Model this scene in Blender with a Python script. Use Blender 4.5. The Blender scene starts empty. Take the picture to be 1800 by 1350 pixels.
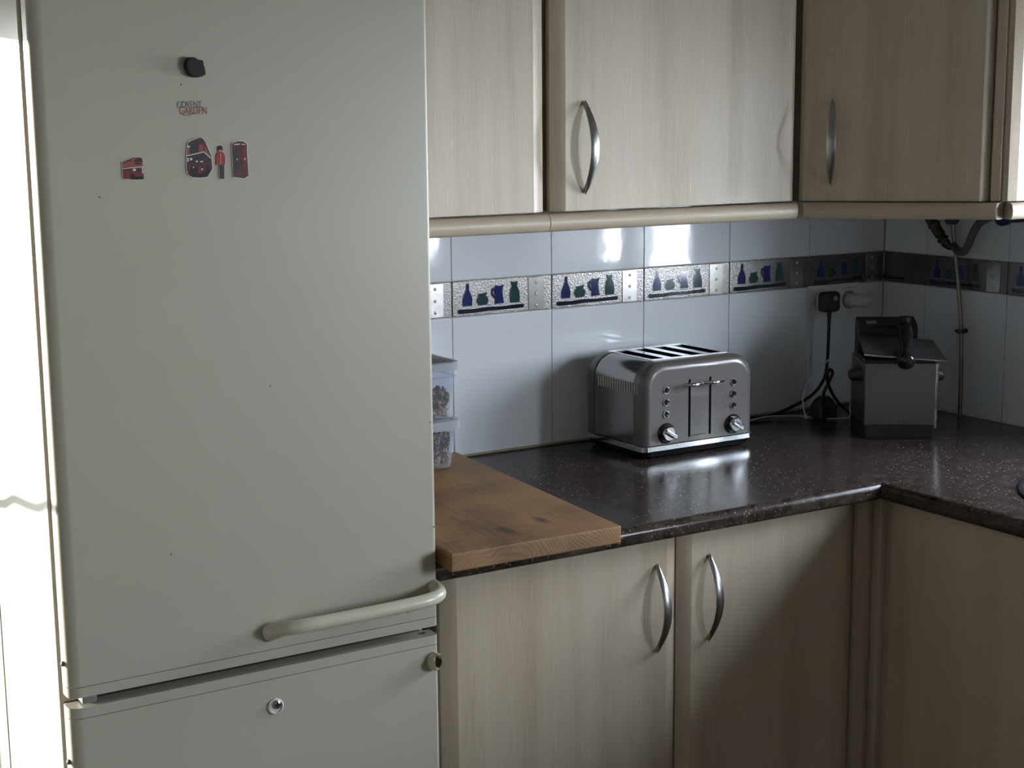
import bpy, bmesh, math, random
from mathutils import Vector, Matrix, Euler

random.seed(7)
SC = bpy.context.scene
COL = SC.collection

# ------------------------------------------------------------------ camera
def cam_axes(yaw, pitch, roll):
    f = Vector((math.sin(yaw) * math.cos(pitch), math.cos(yaw) * math.cos(pitch), -math.sin(pitch)))
    r0 = Vector((math.cos(yaw), -math.sin(yaw), 0))
    u0 = r0.cross(f)
    r = r0 * math.cos(roll) + u0 * math.sin(roll)
    u = -r0 * math.sin(roll) + u0 * math.cos(roll)
    return r, u, f

cd = bpy.data.cameras.new('camera')
cam = bpy.data.objects.new('camera', cd)
COL.objects.link(cam)
r_, u_, f_ = cam_axes(0.553936, 0.168897, -0.0094406)
CAM = Vector((-2.51732, -2.47507, 1.526939))
M = Matrix(((r_.x, u_.x, -f_.x, CAM.x), (r_.y, u_.y, -f_.y, CAM.y), (r_.z, u_.z, -f_.z, CAM.z), (0, 0, 0, 1)))
cam.matrix_world = M
cd.sensor_fit = 'HORIZONTAL'
cd.sensor_width = 36.0
cd.lens = 2683.49 / 1800 * 36.0
cd.clip_start = 0.02
SC.camera = cam

# ------------------------------------------------------------------ world, sun, exposure
SC.view_settings.view_transform = 'Standard'
SC.view_settings.look = 'None'
SC.view_settings.gamma = 1.0
SC.view_settings.use_curve_mapping = False
SC.view_settings.exposure = 0.13

SKY_STRENGTH = 42.0
SUN_STRENGTH = 66.0
w = bpy.data.worlds.new('sky')
SC.world = w
w.use_nodes = True
nt = w.node_tree
nt.nodes.clear()
wo = nt.nodes.new('ShaderNodeOutputWorld')
bg = nt.nodes.new('ShaderNodeBackground')
tc = nt.nodes.new('ShaderNodeTexCoord')
sx = nt.nodes.new('ShaderNodeSeparateXYZ')
rp = nt.nodes.new('ShaderNodeValToRGB')
rp.color_ramp.elements[0].position = 0.0
rp.color_ramp.elements[0].color = (0.83, 0.91, 1.0, 1)
rp.color_ramp.elements[1].position = 1.0
rp.color_ramp.elements[1].color = (0.60, 0.76, 1.0, 1)
nt.links.new(tc.outputs['Generated'], sx.inputs[0])
nt.links.new(sx.outputs['Z'], rp.inputs[0])
nt.links.new(rp.outputs[0], bg.inputs['Color'])
bg.inputs['Strength'].default_value = SKY_STRENGTH
nt.links.new(bg.outputs[0], wo.inputs['Surface'])

sd = bpy.data.lights.new('sun', 'SUN')
sd.energy = SUN_STRENGTH
sd.angle = math.radians(0.55)
sd.color = (1.0, 0.965, 0.92)
sun = bpy.data.objects.new('sun', sd)
COL.objects.link(sun)
sun.rotation_euler = Vector((0.60, -0.80, -0.07)).to_track_quat('-Z', 'Y').to_euler()
sun.location = (-4, 3, 3)

def portal(name, loc, rot, sx_, sy_):
    d = bpy.data.lights.new(name, 'AREA')
    d.shape = 'RECTANGLE'
    d.size = sx_
    d.size_y = sy_
    d.cycles.is_portal = True
    o = bpy.data.objects.new(name, d)
    COL.objects.link(o)
    o.location = loc
    o.rotation_euler = rot
    return o

# opening of the sink window (right wall) and of the glazed door (left wall)
WIN_Y0, WIN_Y1, WIN_Z0, WIN_Z1 = -1.50, -0.70, 1.075, 1.68
W2_Y0, W2_Y1, W2_Z0, W2_Z1 = -3.00, -2.10, 1.00, 1.62  # opening of the added fill window
DOOR_X0, DOOR_X1, DOOR_Z1 = -2.640, -2.190, 1.706
WX_L = -2.75
portal('sky_portal_window', (0.16, (WIN_Y0 + WIN_Y1) / 2, (WIN_Z0 + WIN_Z1) / 2), (0, math.radians(90), 0), WIN_Z1 - WIN_Z0, WIN_Y1 - WIN_Y0)
portal('sky_portal_fill_window', (0.16, (W2_Y0 + W2_Y1) / 2, (W2_Z0 + W2_Z1) / 2), (0, math.radians(90), 0), W2_Z1 - W2_Z0, W2_Y1 - W2_Y0)
portal('sky_portal_door', ((DOOR_X0 + DOOR_X1) / 2, 0.125, DOOR_Z1 / 2), (math.radians(-90), 0, 0), DOOR_X1 - DOOR_X0, DOOR_Z1)

# ------------------------------------------------------------------ object helpers
def link(o, parent=None):
    COL.objects.link(o)
    if parent is not None:
        o.parent = parent
    return o

def obj(name, bm, mats, parent=None, smooth=None, loc=None, kind=None, label=None):
    me = bpy.data.meshes.new(name)
    bmesh.ops.recalc_face_normals(bm, faces=bm.faces[:])
    bm.to_mesh(me)
    bm.free()
    if not isinstance(mats, (list, tuple)):
        mats = [mats]
    for m in mats:
        me.materials.append(m)
    if smooth is not None:
        for p in me.polygons:
            p.use_smooth = True
        me.set_sharp_from_angle(angle=math.radians(smooth))
    o = bpy.data.objects.new(name, me)
    link(o, parent)
    if smooth is not None:
        wn = o.modifiers.new('weighted_normals', 'WEIGHTED_NORMAL')
        wn.keep_sharp = True
    if loc is not None:
        o.location = loc
    if kind:
        o['kind'] = kind
    if label:
        o['label'] = label
    return o

def tag(o, label, cat, group=None):
    o['label'] = label
    o['category'] = cat
    if group:
        o['group'] = group
    return o

def thing(name, label, cat, loc=(0, 0, 0), rotz=0.0, group=None):
    o = bpy.data.objects.new(name, None)
    o.empty_display_size = 0.05
    COL.objects.link(o)
    o.location = loc
    o.rotation_euler = (0, 0, rotz)
    return tag(o, label, cat, group)

def clone(o, parent=None, loc=None, rot=None):
    c = o.copy()
    COL.objects.link(c)
    c.parent = parent
    if loc is not None:
        c.location = loc
    if rot is not None:
        c.rotation_euler = rot
    return c

def box(bm, x0, x1, y0, y1, z0, z1, bev=0.0, seg=2, mi=0):
    vs = [bm.verts.new((x, y, z)) for x in (x0, x1) for y in (y0, y1) for z in (z0, z1)]
    idx = [(0, 1, 3, 2), (4, 6, 7, 5), (0, 4, 5, 1), (2, 3, 7, 6), (0, 2, 6, 4), (1, 5, 7, 3)]
    fs = [bm.faces.new([vs[i] for i in q]) for q in idx]
    for f in fs:
        f.material_index = mi
    if bev > 0:
        es = list({e for f in fs for e in f.edges})
        r = bmesh.ops.bevel(bm, geom=es, offset=bev, segments=seg, profile=0.5, affect='EDGES')
        for f in r['faces']:
            f.material_index = mi
    return bm

def B():
    return bmesh.new()

def bx(x0, x1, y0, y1, z0, z1, bev=0.0, seg=2):
    return box(B(), x0, x1, y0, y1, z0, z1, bev, seg)

def prism(bm, pts, a0, a1, fn, mi=0):
    """closed outline pts (2-D) extruded from a0 to a1; fn(p, q, a) -> xyz"""
    lo = [bm.verts.new(fn(p[0], p[1], a0)) for p in pts]
    hi = [bm.verts.new(fn(p[0], p[1], a1)) for p in pts]
    n = len(pts)
    fs = [bm.faces.new(lo), bm.faces.new(hi)]
    for i in range(n):
        j = (i + 1) % n
        fs.append(bm.faces.new((lo[i], lo[j], hi[j], hi[i])))
    for f in fs:
        f.material_index = mi
    return bm

def loft(bm, rings, cap=True, close=True, mi=0):
    vr = [[bm.verts.new(p) for p in r] for r in rings]
    n = len(vr[0])
    fs = []
    for a, b in zip(vr, vr[1:]):
        for i in range(n if close else n - 1):
            j = (i + 1) % n
            fs.append(bm.faces.new((a[i], a[j], b[j], b[i])))
    if cap:
        fs.append(bm.faces.new(vr[0]))
        fs.append(bm.faces.new(vr[-1]))
    for f in fs:
        f.material_index = mi
    return bm

def spline(pts, per=8):
    P = [Vector(p) for p in pts]
    P = [P[0] * 2 - P[1]] + P + [P[-1] * 2 - P[-2]]
    out = []
    for i in range(1, len(P) - 2):
        p0, p1, p2, p3 = P[i - 1:i + 3]
        for k in range(per):
            t = k / per
            out.append(0.5 * ((2 * p1) + (p2 - p0) * t + (2 * p0 - 5 * p1 + 4 * p2 - p3) * t * t + (3 * p1 - p0 - 3 * p2 + p3) * t ** 3))
    out.append(P[-2])
    return out

def tube(bm, pts, r, seg=10, cap=True, mi=0):
    pts = [Vector(p) for p in pts]
    n = len(pts)
    rr = r if isinstance(r, (list, tuple)) else [r] * n
    t0 = (pts[1] - pts[0]).normalized()
    ref = Vector((0, 0, 1)) if abs(t0.z) < 0.9 else Vector((1, 0, 0))
    nrm = (ref - t0 * ref.dot(t0)).normalized()
    rings = []
    for i, p in enumerate(pts):
        t = (pts[min(i + 1, n - 1)] - pts[max(i - 1, 0)]).normalized()
        nrm = (nrm - t * nrm.dot(t)).normalized()
        b = t.cross(nrm)
        rings.append([p + (nrm * math.cos(2 * math.pi * k / seg) + b * math.sin(2 * math.pi * k / seg)) * rr[i] for k in range(seg)])
    return loft(bm, rings, cap, True, mi)

def lathe(bm, prof, seg=24, mat=None, mi=0):
    """prof (r, h) about local Z, mat a Matrix"""
    mat = mat or Matrix.Identity(4)
    rings = [[mat @ Vector((max(r, 1e-5) * math.cos(2 * math.pi * k / seg), max(r, 1e-5) * math.sin(2 * math.pi * k / seg), h)) for k in range(seg)] for r, h in prof]
    return loft(bm, rings, True, True, mi)

def rrect(w_, h_, r, n=4):
    """rounded rectangle outline centred on the origin"""
    pts = []
    for cx, cy, a0 in ((w_ / 2 - r, h_ / 2 - r, 0), (-w_ / 2 + r, h_ / 2 - r, 90), (-w_ / 2 + r, -h_ / 2 + r, 180), (w_ / 2 - r, -h_ / 2 + r, 270)):
        for k in range(n + 1):
            a = math.radians(a0 + 90 * k / n)
            pts.append((cx + r * math.cos(a), cy + r * math.sin(a)))
    return pts

def text_bm(txt, size, depth, offset=0.0):
    cu = bpy.data.curves.new('txt', 'FONT')
    cu.body = txt
    cu.size = size
    cu.extrude = depth
    cu.offset = offset
    cu.resolution_u = 3
    o = bpy.data.objects.new('txt', cu)
    COL.objects.link(o)
    dg = bpy.context.evaluated_depsgraph_get()
    dg.update()
    me = bpy.data.meshes.new_from_object(o.evaluated_get(dg))
    bm = bmesh.new()
    bm.from_mesh(me)
    bpy.data.objects.remove(o)
    bpy.data.meshes.remove(me)
    bpy.data.curves.remove(cu)
    return bm

def fit_text(bm, x0, x1, z0, z1, y):
    """map flat text (XY) into a box on a vertical plane facing -Y"""
    xs = [v.co.x for v in bm.verts]
    ys = [v.co.y for v in bm.verts]
    ax, bx_ = min(xs), max(xs)
    ay, by_ = min(ys), max(ys)
    for v in bm.verts:
        c = v.co.copy()
        v.co = ((x0 + (c.x - ax) / (bx_ - ax) * (x1 - x0)), y - c.z, z0 + (c.y - ay) / (by_ - ay) * (z1 - z0))
    return bm

# ------------------------------------------------------------------ materials
def newmat(name):
    m = bpy.data.materials.new(name)
    m.use_nodes = True
    nt = m.node_tree
    return m, nt, nt.nodes['Principled BSDF']

def N(nt, t, **kw):
    n = nt.nodes.new(t)
    for k, v in kw.items():
        setattr(n, k, v)
    return n

def plain(name, col, rough=0.5, metal=0.0, spec=0.5, noise=0.0, nscale=40.0, bump=0.0, bscale=200.0, coat=0.0):
    m, nt, p = newmat(name)
    p.inputs['Base Color'].default_value = (*col, 1)
    p.inputs['Roughness'].default_value = rough
    p.inputs['Metallic'].default_value = metal
    p.inputs['Specular IOR Level'].default_value = spec
    p.inputs['Coat Weight'].default_value = coat
    tc = N(nt, 'ShaderNodeTexCoord')
    if noise > 0:
        nz = N(nt, 'ShaderNodeTexNoise')
        nz.inputs['Scale'].default_value = nscale
        nz.inputs['Detail'].default_value = 4
        nt.links.new(tc.outputs['Object'], nz.inputs['Vector'])
        mx = N(nt, 'ShaderNodeMix', data_type='RGBA')
        mx.inputs[6].default_value = (*[c * (1 - noise) for c in col], 1)
        mx.inputs[7].default_value = (*[min(1, c * (1 + noise)) for c in col], 1)
        nt.links.new(nz.outputs['Fac'], mx.inputs[0])
        nt.links.new(mx.outputs[2], p.inputs['Base Color'])
    if bump > 0:
        nb = N(nt, 'ShaderNodeTexNoise')
        nb.inputs['Scale'].default_value = bscale
        nb.inputs['Detail'].default_value = 2
        nt.links.new(tc.outputs['Object'], nb.inputs['Vector'])
        bp = N(nt, 'ShaderNodeBump')
        bp.inputs['Strength'].default_value = bump
        bp.inputs['Distance'].default_value = 0.01
        nt.links.new(nb.outputs['Fac'], bp.inputs['Height'])
        nt.links.new(bp.outputs[0], p.inputs['Normal'])
    return m

def ramp(nt, els):
    r = N(nt, 'ShaderNodeValToRGB')
    e = r.color_ramp.elements
    while len(e) < len(els):
        e.new(0.5)
    for k, (pos, c) in enumerate(els):
        e[k].position = pos
        e[k].color = (*c, 1)
    return r

def wood_laminate(name, horiz=False):
    m, nt, p = newmat(name)
    tc = N(nt, 'ShaderNodeTexCoord')
    oi = N(nt, 'ShaderNodeObjectInfo')
    ad = N(nt, 'ShaderNodeVectorMath', operation='ADD')
    sc = N(nt, 'ShaderNodeVectorMath', operation='SCALE')
    sc.inputs[3].default_value = 11.0
    cmb = N(nt, 'ShaderNodeCombineXYZ')
    for k in range(3):
        nt.links.new(oi.outputs['Random'], cmb.inputs[k])
    nt.links.new(cmb.outputs[0], sc.inputs[0])
    nt.links.new(tc.outputs['Object'], ad.inputs[0])
    nt.links.new(sc.outputs[0], ad.inputs[1])
    def stretched(a, b, detail, rough, dist=0.0):
        mp = N(nt, 'ShaderNodeMapping')
        mp.inputs['Scale'].default_value = (b, a, a) if horiz else (a, a, b)
        nt.links.new(ad.outputs[0], mp.inputs[0])
        nz = N(nt, 'ShaderNodeTexNoise')
        nz.inputs['Scale'].default_value = 1.0
        nz.inputs['Detail'].default_value = detail
        nz.inputs['Roughness'].default_value = rough
        nz.inputs['Distortion'].default_value = dist
        nt.links.new(mp.outputs[0], nz.inputs['Vector'])
        return nz
    broad = stretched(16, 0.9, 3, 0.5, 0.4)
    fine = stretched(620, 16, 3, 0.6, 0.25)
    fleck = stretched(260, 15, 3, 0.55, 1.4)
    c1 = ramp(nt, [(0.30, (0.405, 0.328, 0.238)), (0.50, (0.475, 0.392, 0.293)), (0.70, (0.515, 0.436, 0.335))])
    nt.links.new(broad.outputs['Fac'], c1.inputs[0])
    c2 = ramp(nt, [(0.35, (0.80, 0.79, 0.77)), (0.65, (1.0, 1.0, 1.0))])
    nt.links.new(fine.outputs['Fac'], c2.inputs[0])
    mu = N(nt, 'ShaderNodeMix', data_type='RGBA', blend_type='MULTIPLY')
    mu.inputs[0].default_value = 0.42
    nt.links.new(c1.outputs[0], mu.inputs[6])
    nt.links.new(c2.outputs[0], mu.inputs[7])
    c3 = ramp(nt, [(0.60, (0, 0, 0)), (0.76, (0.42, 0.42, 0.42))])
    nt.links.new(fleck.outputs['Fac'], c3.inputs[0])
    mx = N(nt, 'ShaderNodeMix', data_type='RGBA')
    mx.inputs[7].default_value = (0.66, 0.59, 0.50, 1)
    nt.links.new(c3.outputs[0], mx.inputs[0])
    nt.links.new(mu.outputs[2], mx.inputs[6])
    nt.links.new(mx.outputs[2], p.inputs['Base Color'])
    p.inputs['Roughness'].default_value = 0.38
    bp = N(nt, 'ShaderNodeBump')
    bp.inputs['Strength'].default_value = 0.06
    bp.inputs['Distance'].default_value = 0.002
    nt.links.new(fine.outputs['Fac'], bp.inputs['Height'])
    nt.links.new(bp.outputs[0], p.inputs['Normal'])
    return m

def worktop_mat():
    m, nt, p = newmat('dark_speckled_laminate')
    tc = N(nt, 'ShaderNodeTexCoord')
    nz = N(nt, 'ShaderNodeTexNoise')
    nz.inputs['Scale'].default_value = 38
    nz.inputs['Detail'].default_value = 5
    nz.inputs['Roughness'].default_value = 0.65
    nt.links.new(tc.outputs['Object'], nz.inputs['Vector'])
    c1 = ramp(nt, [(0.34, (0.018, 0.013, 0.011)), (0.60, (0.058, 0.040, 0.033)), (0.75, (0.085, 0.060, 0.048))])
    nt.links.new(nz.outputs['Fac'], c1.inputs[0])
    dn = N(nt, 'ShaderNodeTexNoise')
    dn.inputs['Scale'].default_value = 60
    nt.links.new(tc.outputs['Object'], dn.inputs['Vector'])
    mv = N(nt, 'ShaderNodeMix', data_type='RGBA')
    mv.inputs[0].default_value = 0.003
    nt.links.new(tc.outputs['Object'], mv.inputs[6])
    nt.links.new(dn.outputs['Color'], mv.inputs[7])
    vo = N(nt, 'ShaderNodeTexVoronoi')
    vo.inputs['Scale'].default_value = 175
    nt.links.new(mv.outputs[2], vo.inputs['Vector'])
    sel = N(nt, 'ShaderNodeSeparateColor')
    nt.links.new(vo.outputs['Color'], sel.inputs[0])
    r1 = ramp(nt, [(0.16, (1, 1, 1)), (0.40, (0, 0, 0))])
    nt.links.new(vo.outputs['Distance'], r1.inputs[0])
    r2 = ramp(nt, [(0.55, (0, 0, 0)), (1.0, (1, 1, 1))])
    nt.links.new(sel.outputs[0], r2.inputs[0])
    mm = N(nt, 'ShaderNodeMath', operation='MULTIPLY')
    nt.links.new(r1.outputs[0], mm.inputs[0])
    nt.links.new(r2.outputs[0], mm.inputs[1])
    mx = N(nt, 'ShaderNodeMix', data_type='RGBA')
    mx.inputs[7].default_value = (0.225, 0.165, 0.125, 1)
    nt.links.new(mm.outputs[0], mx.inputs[0])
    nt.links.new(c1.outputs[0], mx.inputs[6])
    nt.links.new(mx.outputs[2], p.inputs['Base Color'])
    p.inputs['Roughness'].default_value = 0.20
    p.inputs['Specular IOR Level'].default_value = 0.25
    nb = N(nt, 'ShaderNodeTexNoise')
    nb.inputs['Scale'].default_value = 330
    nt.links.new(tc.outputs['Object'], nb.inputs['Vector'])
    bp = N(nt, 'ShaderNodeBump')
    bp.inputs['Strength'].default_value = 0.05
    bp.inputs['Distance'].default_value = 0.001
    nt.links.new(nb.outputs['Fac'], bp.inputs['Height'])
    nt.links.new(bp.outputs[0], p.inputs['Normal'])
    return m

def pine_mat():
    m, nt, p = newmat('worn_pine')
    tc = N(nt, 'ShaderNodeTexCoord')
    mp = N(nt, 'ShaderNodeMapping')
    mp.inputs['Location'].default_value = (0.06, 0, 0.045)
    nt.links.new(tc.outputs['Object'], mp.inputs[0])
    mp2 = N(nt, 'ShaderNodeMapping')
    mp2.inputs['Scale'].default_value = (7, 1.6, 7)
    nt.links.new(tc.outputs['Object'], mp2.inputs[0])
    dn = N(nt, 'ShaderNodeTexNoise')
    dn.inputs['Scale'].default_value = 1.0
    dn.inputs['Detail'].default_value = 3
    nt.links.new(mp2.outputs[0], dn.inputs['Vector'])
    mv = N(nt, 'ShaderNodeMix', data_type='RGBA')
    mv.inputs[0].default_value = 0.10
    nt.links.new(mp.outputs[0], mv.inputs[6])
    nt.links.new(dn.outputs['Color'], mv.inputs[7])
    wv = N(nt, 'ShaderNodeTexWave', wave_type='RINGS', rings_direction='Y')
    wv.inputs['Scale'].default_value = 62
    wv.inputs['Distortion'].default_value = 0.8
    wv.inputs['Detail'].default_value = 1
    nt.links.new(mv.outputs[2], wv.inputs['Vector'])
    c1 = ramp(nt, [(0.0, (0.315, 0.180, 0.080)), (0.60, (0.308, 0.172, 0.076)), (1.0, (0.262, 0.142, 0.061))])
    nt.links.new(wv.outputs['Fac'], c1.inputs[0])
    st = N(nt, 'ShaderNodeTexNoise')
    st.inputs['Scale'].default_value = 9
    st.inputs['Detail'].default_value = 5
    nt.links.new(tc.outputs['Object'], st.inputs['Vector'])
    c2 = ramp(nt, [(0.30, (0.55, 0.51, 0.48)), (0.62, (1.08, 1.06, 1.0))])
    nt.links.new(st.outputs['Fac'], c2.inputs[0])
    mu = N(nt, 'ShaderNodeMix', data_type='RGBA', blend_type='MULTIPLY')
    mu.inputs[0].default_value = 1.0
    nt.links.new(c1.outputs[0], mu.inputs[6])
    nt.links.new(c2.outputs[0], mu.inputs[7])
    # knots
    kmp = N(nt, 'ShaderNodeMapping')
    kmp.inputs['Scale'].default_value = (11.0, 4.6, 11.0)
    nt.links.new(tc.outputs['Object'], kmp.inputs[0])
    vo = N(nt, 'ShaderNodeTexVoronoi')
    vo.inputs['Scale'].default_value = 1.0
    nt.links.new(kmp.outputs[0], vo.inputs['Vector'])
    kr = ramp(nt, [(0.06, (0.9, 0.9, 0.9)), (0.15, (0, 0, 0))])
    nt.links.new(vo.outputs['Distance'], kr.inputs[0])
    mx = N(nt, 'ShaderNodeMix', data_type='RGBA')
    mx.inputs[7].default_value = (0.06, 0.028, 0.014, 1)
    nt.links.new(kr.outputs[0], mx.inputs[0])
    nt.links.new(mu.outputs[2], mx.inputs[6])
    nt.links.new(mx.outputs[2], p.inputs['Base Color'])
    p.inputs['Roughness'].default_value = 0.62
    bp = N(nt, 'ShaderNodeBump')
    bp.inputs['Strength'].default_value = 0.12
    bp.inputs['Distance'].default_value = 0.0008
    nt.links.new(wv.outputs['Fac'], bp.inputs['Height'])
    nt.links.new(bp.outputs[0], p.inputs['Normal'])
    return m

def border_mat():
    m, nt, p = newmat('pewter_glitter_glaze')
    tc = N(nt, 'ShaderNodeTexCoord')
    nz = N(nt, 'ShaderNodeTexNoise')
    nz.inputs['Scale'].default_value = 420
    nz.inputs['Detail'].default_value = 3
    nt.links.new(tc.outputs['Object'], nz.inputs['Vector'])
    c1 = ramp(nt, [(0.35, (0.10, 0.095, 0.09)), (0.68, (0.24, 0.232, 0.228))])
    nt.links.new(nz.outputs['Fac'], c1.inputs[0])
    nt.links.new(c1.outputs[0], p.inputs['Base Color'])
    p.inputs['Metallic'].default_value = 0.75
    p.inputs['Roughness'].default_value = 0.25
    p.inputs['Specular IOR Level'].default_value = 0.7
    nb = N(nt, 'ShaderNodeTexNoise')
    nb.inputs['Scale'].default_value = 260
    nb.inputs['Detail'].default_value = 3
    nt.links.new(tc.outputs['Object'], nb.inputs['Vector'])
    bp = N(nt, 'ShaderNodeBump')
    bp.inputs['Strength'].default_value = 0.55
    bp.inputs['Distance'].default_value = 0.0012
    nt.links.new(nb.outputs['Fac'], bp.inputs['Height'])
    nt.links.new(bp.outputs[0], p.inputs['Normal'])
    return m

def brushed(name, col, rough, axis):
    m, nt, p = newmat(name)
    p.inputs['Metallic'].default_value = 1.0
    tc = N(nt, 'ShaderNodeTexCoord')
    mp = N(nt, 'ShaderNodeMapping')
    s = [900, 900, 900]
    s[axis] = 12
    mp.inputs['Scale'].default_value = s
    nt.links.new(tc.outputs['Object'], mp.inputs[0])
    nz = N(nt, 'ShaderNodeTexNoise')
    nz.inputs['Scale'].default_value = 1
    nz.inputs['Detail'].default_value = 2
    nt.links.new(mp.outputs[0], nz.inputs['Vector'])
    c = ramp(nt, [(0.3, tuple(x * 0.82 for x in col)), (0.7, col)])
    nt.links.new(nz.outputs['Fac'], c.inputs[0])
    nt.links.new(c.outputs[0], p.inputs['Base Color'])
    p.inputs['Roughness'].default_value = rough
    bp = N(nt, 'ShaderNodeBump')
    bp.inputs['Strength'].default_value = 0.05
    bp.inputs['Distance'].default_value = 0.0005
    nt.links.new(nz.outputs['Fac'], bp.inputs['Height'])
    nt.links.new(bp.outputs[0], p.inputs['Normal'])
    return m

def see_through(name, col, veil, rough, tint=(1, 1, 1)):
    """thin clear sheet: mostly straight-through light plus a veil of surface reflection"""
    m, nt, p = newmat(name)
    out = nt.nodes['Material Output']
    p.inputs['Base Color'].default_value = (*col, 1)
    p.inputs['Roughness'].default_value = rough
    tr = N(nt, 'ShaderNodeBsdfTransparent')
    tr.inputs['Color'].default_value = (*tint, 1)
    lw = N(nt, 'ShaderNodeLayerWeight')
    lw.inputs['Blend'].default_value = 0.5
    pw = N(nt, 'ShaderNodeMath', operation='POWER')
    pw.inputs[1].default_value = 5.0
    nt.links.new(lw.outputs['Facing'], pw.inputs[0])
    ad = N(nt, 'ShaderNodeMath', operation='MULTIPLY_ADD', use_clamp=True)
    ad.inputs[1].default_value = 0.8
    ad.inputs[2].default_value = veil
    nt.links.new(pw.outputs[0], ad.inputs[0])
    mx = N(nt, 'ShaderNodeMixShader')
    nt.links.new(ad.outputs[0], mx.inputs[0])
    nt.links.new(tr.outputs[0], mx.inputs[1])
    nt.links.new(p.outputs[0], mx.inputs[2])
    nt.links.new(mx.outputs[0], out.inputs['Surface'])
    return m

M_WOOD = wood_laminate('pale_oak_laminate')
M_WOODH = wood_laminate('pale_oak_laminate_rail', horiz=True)
M_CARC = plain('carcass_board', (0.16, 0.12, 0.09), 0.6, noise=0.15)
M_TOP = worktop_mat()
M_PINE = pine_mat()
M_TILE = plain('white_glazed_tile', (0.79, 0.82, 0.865), 0.06, spec=0.5, noise=0.02, nscale=8, bump=0.035, bscale=16)
M_BORDER = border_mat()
M_GROUT = plain('wall_grout', (0.52, 0.50, 0.46), 0.9, noise=0.12, nscale=30, bump=0.2, bscale=300)
M_PAINT = plain('wall_paint', (0.26, 0.245, 0.22), 0.8, noise=0.04, nscale=5, bump=0.05, bscale=250)
M_CEIL = plain('ceiling_paint', (0.34, 0.33, 0.31), 0.85, noise=0.03, nscale=4)
M_FRIDGE = plain('fridge_enamel', (0.425, 0.402, 0.322), 0.33, noise=0.03, nscale=5, bump=0.010, bscale=420)
M_FRIDGE2 = plain('fridge_plastic', (0.55, 0.52, 0.41), 0.28, noise=0.03, nscale=20)
M_GASKET = plain('gasket_rubber', (0.15, 0.13, 0.13), 0.7, noise=0.1)
M_BLACK = plain('black_plastic', (0.012, 0.012, 0.013), 0.35, noise=0.2)
M_BLACKG = plain('black_gloss', (0.010, 0.010, 0.011), 0.14, noise=0.1)
M_CHROME = plain('chrome', (0.80, 0.81, 0.83), 0.07, metal=1.0, noise=0.02)
M_STEELV = brushed('brushed_steel_upright', (0.24, 0.23, 0.222), 0.34, 2)
M_STEELP = brushed('polished_steel_wrap', (0.36, 0.35, 0.345), 0.16, 1)
M_HANDLE = plain('satin_nickel', (0.42, 0.41, 0.40), 0.30, metal=1.0, noise=0.06, nscale=120)
M_TOAST = plain('taupe_enamel', (0.118, 0.106, 0.096), 0.30, noise=0.03, coat=0.35)
M_WHITEP = plain('white_plastic', (0.72, 0.72, 0.70), 0.35, noise=0.02)
M_CREAMP = plain('aged_cream_plastic', (0.60, 0.54, 0.42), 0.4, noise=0.05)
M_COPPER = plain('tarnished_copper_pipe', (0.24, 0.205, 0.17), 0.30, metal=1.0, noise=0.25, nscale=60)
M_HOSE = plain('grey_hose', (0.10, 0.10, 0.10), 0.5, noise=0.15)
M_BRASS = plain('dull_brass', (0.11, 0.085, 0.06), 0.45, metal=0.7, noise=0.3)
M_GREEN = plain('green_lever', (0.010, 0.045, 0.045), 0.4, noise=0.2)
M_BLUE = plain('blue_tap', (0.010, 0.025, 0.075), 0.4, noise=0.2)
M_GLASS = see_through('window_glass', (0.9, 0.95, 1.0), 0.03, 0.02)
M_GLASSD = see_through('tinted_door_glass', (0.5, 0.5, 0.5), 0.04, 0.05, (0.50, 0.49, 0.47))
M_BOX = see_through('clear_plastic_box', (0.72, 0.75, 0.80), 0.07, 0.18, (0.92, 0.94, 0.97))
M_BOXLID = see_through('frosted_plastic_lid', (0.62, 0.64, 0.67), 0.42, 0.3, (0.9, 0.92, 0.95))
M_GLASSPLATE = see_through('tinted_lid_glass', (0.05, 0.05, 0.05), 0.5, 0.1, (0.3, 0.3, 0.3))
M_GREYL = plain('dark_grey_plastic', (0.13, 0.12, 0.11), 0.45, noise=0.15)
M_FRAMEP = plain('pvc_frame', (0.62, 0.62, 0.62), 0.4, noise=0.03)
M_FLOOR = plain('floor_tile', (0.22, 0.18, 0.14), 0.45, noise=0.15, nscale=6)
M_GROUND = plain('patio_paving', (0.30, 0.28, 0.25), 0.9, noise=0.2, nscale=3)
M_NAVY = plain('navy_glaze', (0.008, 0.010, 0.030), 0.12, noise=0.2, nscale=90)
M_COBALT = plain('cobalt_glaze', (0.018, 0.028, 0.115), 0.10, noise=0.35, nscale=90)
M_TEAL = plain('teal_glaze', (0.020, 0.060, 0.058), 0.10, noise=0.35, nscale=90)
M_RIM = plain('pale_relief_glaze', (0.20, 0.205, 0.215), 0.14, metal=0.3, noise=0.15)
M_PLAQ = plain('pewter_plaque', (0.34, 0.33, 0.315), 0.20, metal=0.92, noise=0.06, bump=0.01, bscale=60)
M_DOT = plain('plaque_stud', (0.40, 0.40, 0.40), 0.35, metal=0.4, noise=0.05)
M_RED = plain('bus_red', (0.15, 0.015, 0.017), 0.5, noise=0.15, nscale=300)
M_REDL = plain('bus_red_light', (0.26, 0.055, 0.050), 0.5, noise=0.15, nscale=300)
M_REDD = plain('phone_box_maroon', (0.075, 0.008, 0.012), 0.5, noise=0.2, nscale=300)
M_TUNIC = plain('tunic_scarlet', (0.30, 0.020, 0.018), 0.5, noise=0.15, nscale=300)
M_DARKW = plain('printed_window_dark', (0.022, 0.018, 0.020), 0.5, noise=0.5, nscale=260)
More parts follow.
